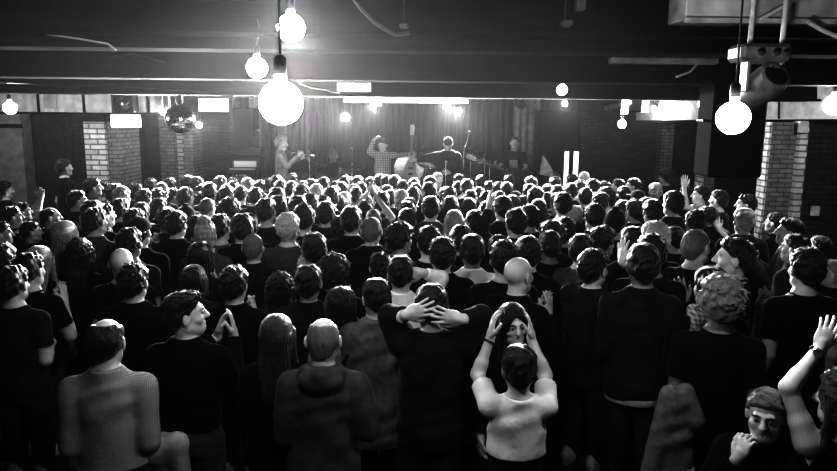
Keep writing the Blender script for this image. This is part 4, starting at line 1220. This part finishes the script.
def figure(loc, sc, yaw, sex, arms, top, topm, hair, hairm=None, head=(0, 0, 0), skin='skin', face=False, fat=0, sit=False, h=.006, cuff=.93, trou='denim', label=None, seed=3, hem=None):
    T = rotm(*head)
    P = {'sex': sex, 'arms': arms, 'T': T, **({'hem': hem} if hem else {}), 'detail': True, 'fat': fat, 'cuff': cuff, 'sit': sit}
    o = bpy.data.objects.new('person', sdf_mesh('person_body', make_body(P, h), M[skin])); link(o)
    o.location = loc; o.rotation_euler = (0, 0, R(yaw)); o.scale = (sc,)*3
    obj_mat(o, M[skin])

    child(TOPN[top], sdf_mesh(top, make_top(P, h*1.25, top, seed), M[topm]), o, M[topm])
    child('trousers', sdf_mesh('trousers', make_trousers(sex, .011, fat, sit=sit, waist=max(.985, (hem or 0)+.03)), M[trou]), o, M[trou])
    if hair: add_hair(o, hair, T, None, M[hairm] if hairm else None)
    if face: add_face(o, T)
    setp(o, label, 'person'); return o
D = lambda **k: k
HERO = {
 'plaid': D(sex='m', arms=[D(E=(-.185, -.035, 1.12), W=(-.19, .06, .88), d=(0, .3, -1), n=(1, 0, 0)), D(E=(.18, -.04, 1.12), W=(.215, .14, .93), d=(0, .6, -.8), n=(-1, 0, 0), curl=40)], top='shirt', hem=1.0, topm='plaid', hair='t', head=(-8, -8, 0), fat=0, cuff=.75, label='balding man in a pale checked shirt at the lower left, seen from behind', yaw=4),
 'sweater': D(sex='m', arms=[D(E=(-.22, .10, 1.20), W=(.06, .34, 1.40), d=(.25, .2, .95), n=(1, 0, .1), curl=14), D(E=(.24, .10, 1.16), W=(.155, .36, 1.40), d=(-.1, .15, 1), n=(-1, -.2, .1), curl=14)], top='shirt', hem=.99, topm='cloth_black', hair='S', head=(-62, 4, 0), face=True, label='man in black sweater turned right in profile with raised hands, lower left', yaw=-6, trou='cloth_grey'),
 'longhair': D(sex='f', arms=[FRONT, FRONT], top='jacket', topm='cloth_black', hair='l', hairm='hair_brown', head=(-6, 0, 0), label='woman with long straight brown hair beside the bald man in hooded jacket', yaw=0),
 'hood': D(sex='m', arms=[FRONT, D(E=(.235, -.02, 1.16), W=(.10, .21, 1.16), d=(-.9, .3, .1), n=(0, -1, .1), curl=30)], top='hoodie', topm='cloth_grey', hair='r', head=(3, -6, 0), fat=0, label='bald stocky man in a grey hooded jacket at the bottom centre left', yaw=-3),
 'bag': D(sex='f', arms=[FRONT, CHIN], top='jacket', topm='cloth_light', hair='m', head=(-12, 0, 0), label='woman with dark hair and a bag strap across her pale jacket', yaw=-14),
 'greycoat': D(sex='m', arms=[D(E=(-.165, .05, 1.13), W=(-.05, .23, 1.15), d=(.9, .4, .1), n=(0, -1, 0)), D(E=(.185, .03, 1.13), W=(.08, .23, 1.12), d=(-.9, .4, .1), n=(0, -1, 0))], top='coat', topm='cloth_mid', hair='s', head=(10, -10, 0), fat=0, label='person in a bulky grey coat left of the man holding his head', yaw=6),
 'hands': D(sex='m', arms=[D(E=(-.235, .02, 1.585), W=(-.14, -.115, 1.63), d=(.93, -.02, .34), n=(.1, 1, 0), curl=9, spread=13), D(E=(.27, -.02, 1.60), W=(.16, -.135, 1.615), d=(-.98, .03, .16), n=(.08, 1, 0), curl=9, spread=13)], top='jacket', topm='cloth_dark', hair='s', head=(0, -12, 0), h=.005, cuff=.86, label='man in dark jacket holding the back of his head with both hands', yaw=0),
 'sleeve': D(sex='m', arms=[DOWN, D(E=(.285, .04, 1.60), W=(.155, -.03, 1.655), d=(-.95, -.12, -.02), n=(0, .9, -.1), curl=12, spread=10)], top='shirt', topm='cloth_white', hair='s', head=(-4, -6, 0), h=.005, cuff=.82, label='man in a white shirt with his right hand behind his head', yaw=0),
 'facing': D(sex='f', arms=[DOWN, DOWN], top='shirt', topm='cloth_black', hair='l', head=(14, -6, 4), face=True, h=.005, label='dark-haired woman facing the camera between the raised hands', yaw=178),
 'white': D(sex='f', arms=[D(E=(-.20, .19, 1.53), W=(-.132, .22, 1.735), d=(.12, .1, 1), n=(1, .1, 0), curl=14, spread=9), D(E=(.175, .19, 1.53), W=(.10, .25, 1.72), d=(-.1, .1, 1), n=(-1, .1, 0), curl=14, spread=9)], top='tee', hem=1.17, topm='cloth_white', hair='s', head=(-4, -4, 0), fat=.0, h=.005, label='person in a bright white t-shirt clapping with raised hands, bottom centre', yaw=2, trou='cloth_dark'),
 'older': D(sex='m', arms=[DOWN, D(E=(.20, .12, 1.18), W=(.055, .175, 1.45), d=(-.2, -.3, .9), n=(-.3, -1, .1), curl=60)], top='jacket', topm='cloth_black', hair='n', hairm='hair_mid', head=(12, -4, 0), face=True, h=.005, label='older man facing left with a hand at his mouth, bottom right', yaw=142),
 'edge': D(sex='f', arms=[D(E=(-.225, .05, 1.665), W=(-.07, .13, 1.83), d=(.3, .05, 1), n=(.3, 1, 0), curl=18), DOWN], top='tank', topm='cloth_black', hair='w', hairm='hair_brown', head=(52, 0, 0), fat=0, h=.005, label='woman in black tank top raising her arm at the right edge', yaw=4),
}
BYKEY = {}
for p in people:
    if not p.hero: continue
    k = dict(HERO[p.hero]); x = posx(p); yaw = k.pop('yaw')-math.degrees(math.atan2(x, p.Y))*.25
    zt = HC+p.dir.z/p.dir.y*p.Y
    p.o = figure((x, p.Y, 0), zt/(1.752+HTOP.get(p.hair, .02)*.7), yaw, seed=len(BYKEY)+2, **k); p.label = k['label']; BYKEY[p.hero] = p; p.x = x; p.kind = k['top']
def ring(name, root, W, axis, r, m, wd=.012):
    a = Vector(axis).normalized(); mt = Matrix.Translation(W) @ a.to_track_quat('Z', 'Y').to_matrix().to_4x4()
    return MB().lathe([(r, -wd), (r+.004, -wd*.8), (r+.004, wd*.8), (r, wd)], 20, mt).build(name, m, root, True), mt
w = BYKEY['white'].o; ring('bracelet', w, (-.138, .217, 1.715), (.075, .03, .2), .029, M['black_metal'], .006)
e = BYKEY['edge'].o; b, mt = ring('watch_strap', e, (-.088, .12, 1.811), (.155, .08, .165), .031, M['chrome'], .009)
MB().lathe([(.002, -.004), (.019, -.004), (.021, 0), (.019, .005), (.002, .006)], 20, Matrix.Translation((-.088, .12, 1.811)) @ M4((-.012, -.034, .006), R(75))).build('watch_face', M['chrome'], e, True)
h = BYKEY['hands'].o; ring('watch_strap', h, (-.165, -.10, 1.615), (.14, -.115, .035), .031, M['plastic_white'], .008)
# white hem under the black sweater and under the grey coat
def hem(root, z0, z1, off, m='cloth_white'):
    S = SDF((-.3, -.25, .7), (.3, .25, 1.0), .008); S.stack([(z0, .178, .128, -.014), (z1, .178, .128, -.012)], off, .01, fold_fn(9, .003)); child('shirt_hem', sdf_mesh('shirt_hem', S, M[m]), root, M[m])
for p in people:
    if p.pose == 'B': hem(p.o, .825, .865, .006, 'cloth_light')
hem(BYKEY['greycoat'].o, .60, .70, .04)
# garments carried over an arm
def garment(name, label, loc, shape, m, band=None):
    S = SDF((-.24, -.2, -.62), (.24, .2, .14), .008); shape(S)
    o = bpy.data.objects.new(name, sdf_mesh(name, S, M[m])); o.location = loc; link(o); setp(o, label, 'jacket')
    return o
def draped(S):
    fo = fold_fn(21, .014)
    S.stack([(-.34, .10, .05, 0), (-.2, .125, .06, 0), (-.05, .12, .07, 0), (.05, .07, .06, 0)], 0, .02, fo)
    S.cone((-.02, -.05, -.02), (.10, -.02, .02), .06, .055, .04); S.cone((.10, -.03, .02), (.13, -.03, -.22), .055, .045, .03)
p = BYKEY['plaid']; q = at(150, 452, p.Y+.02); garment('jacket', 'pale crumpled jacket draped over the arm of the balding man', (q.x+.02, q.y+.08, q.z), draped, 'cloth_light')
def hung(S):
    fo = fold_fn(33, .012)
    S.stack([(-.58, .115, .05, 0), (-.3, .12, .06, 0), (-.1, .095, .07, 0), (.05, .05, .05, 0)], 0, .02, fo)
    S.cone((-.04, 0, .02), (-.13, -.01, -.5), .05, .05, .03); S.cone((.05, 0, .04), (.11, -.02, -.12), .045, .05, .03)
q = at(676, 398, 3.55); jk = garment('jacket', 'grey jacket with a pale band hanging at the lower right', (q.x, q.y, q.z), hung, 'cloth_mid')
S = SDF((-.24, -.2, -.62), (.24, .2, .14), .008); S.stack([(-.46, .128, .062, 0), (-.40, .128, .063, 0)], .004, .01, fold_fn(33, .012)); child('reflective_band', sdf_mesh('reflective_band', S, M['cloth_light']), jk, M['cloth_light'])
# bag strap across the back of the woman with the pale jacket
p = BYKEY['bag']; t = empty('shoulder_bag', p.o.location, 'dark shoulder bag with strap worn across the pale jacket', 'bag'); t.rotation_euler = p.o.rotation_euler; t.scale = p.o.scale
pts = []
for i in range(25):
    a = 2*math.pi*i/24; z = 1.22-.24*math.cos(a); tt = (z-.98)/.48
    pts.append((-.16+.30*tt+(.03 if math.sin(a) > 0 else -.0), -.165*math.sin(a)*1.0-.0, z))
MB().tube(pts, .012, 8).build('strap', M['cloth_black'], t, True)
MB().box((-.23, .02, .86), (.09, .28, .24), None, .03).build('pouch', M['cloth_black'], t)
# scarf
for p in people:
    if p.label and 'scarf' in p.label:
        S = SDF((-.2, -.2, 1.38), (.2, .2, 1.6), .007)
        for i in range(14):
            a = 2*math.pi*i/14; S.cone((.085*math.cos(a), -.018+.085*math.sin(a), 1.49+.012*math.sin(3*a)), (.085*math.cos(a+.45), -.018+.085*math.sin(a+.45), 1.49+.012*math.sin(3*a+1)), .036, .036, .015)
        S.cone((-.09, -.08, 1.47), (-.12, -.13, 1.40), .035, .03, .02)
        child('scarf', sdf_mesh('scarf', S, M['scarf']), p.o, M['scarf'])
    if p.label and 'white mark' in p.label:
        MB().prism([(-.045, .06), (.045, .06), (.03, .03), (.012, .02), (.012, -.06), (-.012, -.06), (-.012, .02), (-.03, .03)], .01, M4((.02, -.134, 1.27), R(-3))).build('back_mark', M['cloth_white'], p.o)
# the band
def performer(px, py, Y, hair_h, **k):
    q = at(px, py, Y); zt = q.z; base = SZ if not k.get('sit') else SZ+.05
    sc = (zt-base)/(1.752+hair_h) if not k.get('sit') else 1.0
    zb = base if not k.get('sit') else zt-1.752-hair_h
    o = figure((q.x, Y, zb), sc, **k); return o, q
BAND = []
def band(px, py, w, *a, **k):
    o, q = performer(px, py, *a, **k); p = Pp(); p.px, p.py, p.w, p.o, p.label, p.hero, p.hair = px, py, w, o, k['label'], 'band', '-'; BAND.append(p); return o
HORN = D(E=(.24, .12, 1.20), W=(.07, .33, 1.40), d=(-.4, .6, .4), n=(-.8, 0, .2), curl=50)
HORNL = D(E=(-.24, .12, 1.20), W=(-.05, .36, 1.38), d=(.4, .6, .4), n=(.8, 0, .2), curl=50)
band(281, 135, 13, 13.2, .05, yaw=-82, sex='m', arms=[HORNL, HORN], top='shirt', topm='cloth_light', hair='C', hairm='hair_grey', head=(0, -8, 0), label='musician with pale curly hair standing in profile at the left of the stage')
band(297, 152, 11, 14.9, .02, yaw=-100, sex='m', arms=[FRONT, FRONT], top='tee', topm='cloth_dark', hair='w', hairm='hair_brown', sit=True, label='seated keyboard player in profile beside the pale curly-haired musician')
band(333, 150, 10, 14.9, .02, yaw=180, sex='m', arms=[D(E=(-.30, .08, 1.2), W=(-.20, .33, 1.22), d=(.3, .8, .1), n=(0, 0, -1), curl=60), D(E=(.30, .08, 1.2), W=(.20, .33, 1.25), d=(-.3, .8, .2), n=(0, 0, -1), curl=60)], top='tee', topm='pattern', hair='k', hairm='cloth_light', sit=True, label='drummer in a pale cap seated behind the drums')
band(383, 138, 10, 13.5, .02, yaw=174, sex='m', arms=[D(E=(-.30, .06, 1.42), W=(-.56, .10, 1.46), d=(-1, .1, .05), n=(0, 1, 0), curl=30), D(E=(.27, .05, 1.50), W=(.17, .06, 1.74), d=(-.7, 0, .6), n=(-.4, 0, -1), curl=35)], top='shirt', topm='pattern', hair='s', head=(-8, -14, 0), label='guitarist in a patterned shirt with one arm raised over his head')
band(448, 136, 13, 13.05, .03, yaw=172, sex='m', arms=[D(E=(-.25, .12, 1.14), W=(-.06, .24, 1.10), d=(.8, .4, .1), n=(0, -1, 0), curl=50), D(E=(.40, .05, 1.36), W=(.60, .10, 1.33), d=(1, .0, -.02), n=(0, 1, 0), curl=40)], top='jacket', topm='cloth_dark', hair='h', hairm='cloth_grey', head=(10, -20, 0), fat=.02, label='singer in a cap stretching one arm out beside the upright guitar neck')
band(515, 137, 9, 13.4, 0, yaw=168, sex='m', arms=[D(E=(-.25, .06, 1.15), W=(-.10, .22, 1.08), d=(.8, .2, -.3), n=(.2, -1, 0), curl=45), D(E=(.27, .08, 1.16), W=(.33, .28, 1.22), d=(.2, .8, .3), n=(-.8, 0, 0), curl=55)], top='tee', topm='cloth_dark', hair='v', head=(0, -6, 0), label='bald bass player in a dark t-shirt at the right of the stage')
p = BAND[5].o
MB().box((0, .142, 1.24), (.16, .012, .16), None, .005).build('shirt_print', M['cloth_light'], p)
# trumpet for the curly-haired musician
q = BAND[0].o; t = empty('trumpet', q.matrix_basis @ Vector((0, .40, 1.44)), 'brass trumpet held by the curly-haired musician', 'trumpet'); t.rotation_euler = (0, 0, R(-82))
MB().lathe([(.008, -.26), (.008, .1), (.014, .16), (.03, .21), (.062, .24), (.058, .24), (.004, .15)], 20, M4((0, 0, 0), R(-100))).tube([(0, -.2, .0), (0, -.1, -.09), (0, .1, -.09), (0, .16, -.0)], .008).build('tubing', M['brass'], t, True)
for k in (-1, 0, 1): MB().tube([(0, k*.03, -.10), (0, k*.03, .05)], .012, 10).build('valve', M['brass'], t, True)

# ------------------------------------------------------------------ descriptions of everyone in the crowd
SHORT = {(5,181): 'curly man at the left edge', (64,159): 'man in the left doorway', (12,206): 'bearded man far left', (48,207): 'balding clapping man at left', (120,187): 'light head by the stone pier', (188,187): 'bright head under the mirror ball',
 (226,197): 'round afro at left', (135,217): 'pale-rimmed cap at left', (183,205): 'grey beanie at left', (180,211): 'broad man in black at left', (209,219): 'pale hair bun', (224,214): 'grey top with white mark', (294,173): 'round head below the keyboard player',
 (284,213): 'white-haired man in grey', (369,200): 'person clapping overhead mid crowd', (368,217): 'shaved head on broad shoulders', (397,222): 'bright-rimmed curly head', (451,210): 'straight-haired blonde woman', (490,201): 'long dark-haired woman', (542,199): 'very long dark hair',
 (554,231): 'broad dark back', (582,171): 'balding head by the lit door', (635,178): 'dark profile under the truss light', (653,183): 'grey man beside the afro', (666,168): 'tall bearded afro man', (612,208): 'dark beanie right of centre', (655,222): 'fair-haired head at right',
 (701,186): 'raised pale sleeve', (741,208): 'grey-haired man by the piers', (68,221): 'fair long-haired woman at left', (75,238): 'big wavy-haired woman at left', (39,246): 'blonde woman far left', (98,207): 'young person in grey at left', (121,248): 'shaved bright head at left',
 (133,263): 'man in black jacket at left', (193,265): 'round dark bob', (257,234): 'shaven man in black', (329,253): 'huge curly head', (303,264): 'man in leather jacket', (514,257): 'bald man right of centre', (608,226): 'curly head by the open hands', (643,243): 'man in broad black sweater',
 (693,229): 'cropped man in black', (730,238): 'man with hand at chin', (790,218): 'leaning man in grey', (802,248): 'dark-haired man by the right edge', (730,274): 'light curly-haired man', (24,252): 'short-haired man by the blonde', (237,266): 'man in black above the long hair'}
HSHORT = {'plaid': 'balding man in checked shirt', 'sweater': 'man in black sweater', 'hood': 'bald man in hooded jacket', 'hands': 'man holding his head', 'sleeve': 'man with white sleeve', 'white': 'person in white t-shirt', 'facing': 'woman facing the camera'}
BSHORT = ['pale curly-haired musician', 'seated keyboard player', 'drummer', 'guitarist on stage', 'singer in the cap', 'bass player']
HD = {'s': 'short dark hair', 'n': 'short brownish hair', 'g': 'short grey hair', 'v': 'closely cropped head', 'b': 'bald head', 't': 'balding head', 'c': 'curly dark hair', 'a': 'bushy dark afro', 'C': 'pale curls', 'l': 'long dark hair', 'L': 'long blonde hair', 'w': 'wavy dark hair', 'm': 'dark bob', 'M': 'greyish bob', 'u': 'hair bun', 'k': 'knitted beanie', 'h': 'flat cap'}
ORD = ['nearest', 'second', 'third', 'fourth', 'fifth', 'sixth', 'seventh', 'eighth', 'ninth']
SEC = ['right of', 'up-right of', 'above', 'up-left of', 'left of', 'down-left of', 'below', 'down-right of']
for p in people:
    p.short = HSHORT.get(p.hero) if p.hero else SHORT.get((int(p.px), int(p.py)))
for p, s in zip(BAND, BSHORT): p.short = s
allp = people+BAND
anch = [p for p in allp if p.short]
def centre(p): return (p.px, p.py+.6*p.w)
def sector(a, q):
    dx, dy = centre(q)[0]-centre(a)[0], centre(a)[1]-centre(q)[1]
    return int(((math.degrees(math.atan2(dy, dx))+360+22.5) % 360)//45)
cand = {}
for a in anch:
    bs = {}
    for q in people:
        if q is not a: bs.setdefault(sector(a, q), []).append((math.dist(centre(a), centre(q)), q))
    for s, l in bs.items():
        for r, (d, q) in enumerate(sorted(l, key=lambda t: t[0])[:9]): cand.setdefault(id(q), []).append((r*14+d, r, s, a))
cnt = {}
for p in people:
    if not p.label:
        c = min(cand[id(p)], key=lambda t: t[0]); _, r, s, a = c
        how = {'r': ' in right profile', 'l': ' in left profile', 'f': ' facing us'}.get(p.yaw, '')
        who = 'woman' if p.fem else 'person'
        for h_, w_ in ((how, who+' with '), ('', who+' with '), ('', '')):
            p.label = f"{w_}{HD[p.hair]}{h_}, {ORD[r]} head {SEC[s]} the {a.short}"
            if len(p.label.replace('-', ' ').split()) <= 16: break
    g = 'audience standing before the stage'
    setp(p.o, p.label, 'person', g)
for p in BAND: p.o['group'] = 'band on the stage'

# ------------------------------------------------------------------ light, haze, camera
def lamp(kind, loc, power, r=.05, d=None, **k):
    l = bpy.data.lights.new(kind.lower()+'_lamp', kind); l.energy = power; l.shadow_soft_size = r
    for a, b in k.items(): setattr(l, a, b)
    l.volume_factor = .02
    o = bpy.data.objects.new(kind.lower()+'_lamp', l); o.location = loc
    if d is not None: o.rotation_euler = Vector(d).to_track_quat('-Z', 'Y').to_euler()
    return link(o)
for c, d, pw in LAMPS: lamp('SPOT', c, LAMP_W*pw, .05, d, spot_size=R(SPOT), spot_blend=.9)
for px, py, Y in ((634, 100, 10.2), (125, 103, 10.45)):      # the two spotlights that face the stage
    c = at(px, py, Y); lamp('SPOT', c, STAGE_W, .05, Vector((-.3, 13.3, 1.9))-c, spot_size=R(42), spot_blend=.6)
for px, py, Y in ((163, 118, 10.55), (199, 131, 12.0), (654, 114, 12.2)): lamp('POINT', at(px, py, Y), 22, .05)   # spill of the open-faced lamps on the walls
for x, y in FILL: lamp('POINT', (x, y, 3.2), FILL_W, .12)
wd = bpy.data.worlds.new('dark_room'); SC.world = wd; wd.use_nodes = True; nt = wd.node_tree
nt.nodes['Background'].inputs[0].default_value = (1, 1, 1, 1); nt.nodes['Background'].inputs[1].default_value = .0
def smoke(c, r, dens, label):
    me = bpy.data.meshes.new('smoke'); MBv = MB().box((0, 0, 0), (2*r[0], 2*r[1], 2*r[2]))
    m = bpy.data.materials.new('smoke'); m.use_nodes = True; n = m.node_tree; n.nodes.clear(); N = n.nodes.new; L = n.links.new
    out = N('ShaderNodeOutputMaterial'); v = N('ShaderNodeVolumeScatter'); v.inputs['Anisotropy'].default_value = .3; L(v.outputs[0], out.inputs['Volume'])
    tc = N('ShaderNodeTexCoord'); mp = N('ShaderNodeMapping'); mp.inputs['Scale'].default_value = (1/r[0], 1/r[1], 1/r[2]); L(tc.outputs['Object'], mp.inputs[0])
    g = N('ShaderNodeTexGradient'); g.gradient_type = 'SPHERICAL'; L(mp.outputs[0], g.inputs[0])
    nz = N('ShaderNodeTexNoise'); nz.inputs['Scale'].default_value = 1.3; L(tc.outputs['Object'], nz.inputs[0])
    a = N('ShaderNodeMath'); a.operation = 'MULTIPLY'; L(g.outputs['Fac'], a.inputs[0]); L(nz.outputs[0], a.inputs[1])
    b = N('ShaderNodeMath'); b.operation = 'MULTIPLY'; b.inputs[1].default_value = dens*2; L(a.outputs[0], b.inputs[0]); L(b.outputs[0], v.inputs['Density'])
    o = MBv.build('smoke', m); o.location = c; setp(o, label, 'smoke', None, 'stuff')
if SMOKE:
    smoke((-.55, 2.9, 3.0), (1.7, 1.9, .75), SMOKE, 'scattering volume modelled for the glow around the hanging bulbs at upper left')
    smoke((0, 14.3, 2.1), (3.6, 2.2, 1.6), SMOKE*.05, 'thin smoke hanging over the stage')
if HAZE:
    vs = nt.nodes.new('ShaderNodeVolumeScatter'); vs.inputs['Density'].default_value = HAZE; vs.inputs['Anisotropy'].default_value = .55
    nt.links.new(vs.outputs[0], nt.nodes['World Output'].inputs['Volume'])
cam = bpy.data.cameras.new('camera'); co = bpy.data.objects.new('camera', cam); COL.objects.link(co)
cam.sensor_width = 36; cam.lens = 36*F/837; cam.clip_end = 100
co.matrix_world = Matrix.Translation((0, 0, HC)) @ Matrix.Rotation(math.pi/2-PITCH, 4, 'X') @ Matrix.Rotation(ROLL, 4, 'Z')
SC.camera = co
SC.view_settings.view_transform = 'Standard'
SC.view_settings.exposure = EXPO; SC.view_settings.gamma = GAMMA
SC.cycles.use_denoising = True
SC.cycles.max_bounces = 5; SC.cycles.volume_bounces = 0; SC.cycles.sample_clamp_indirect = 4; SC.cycles.caustics_reflective = False
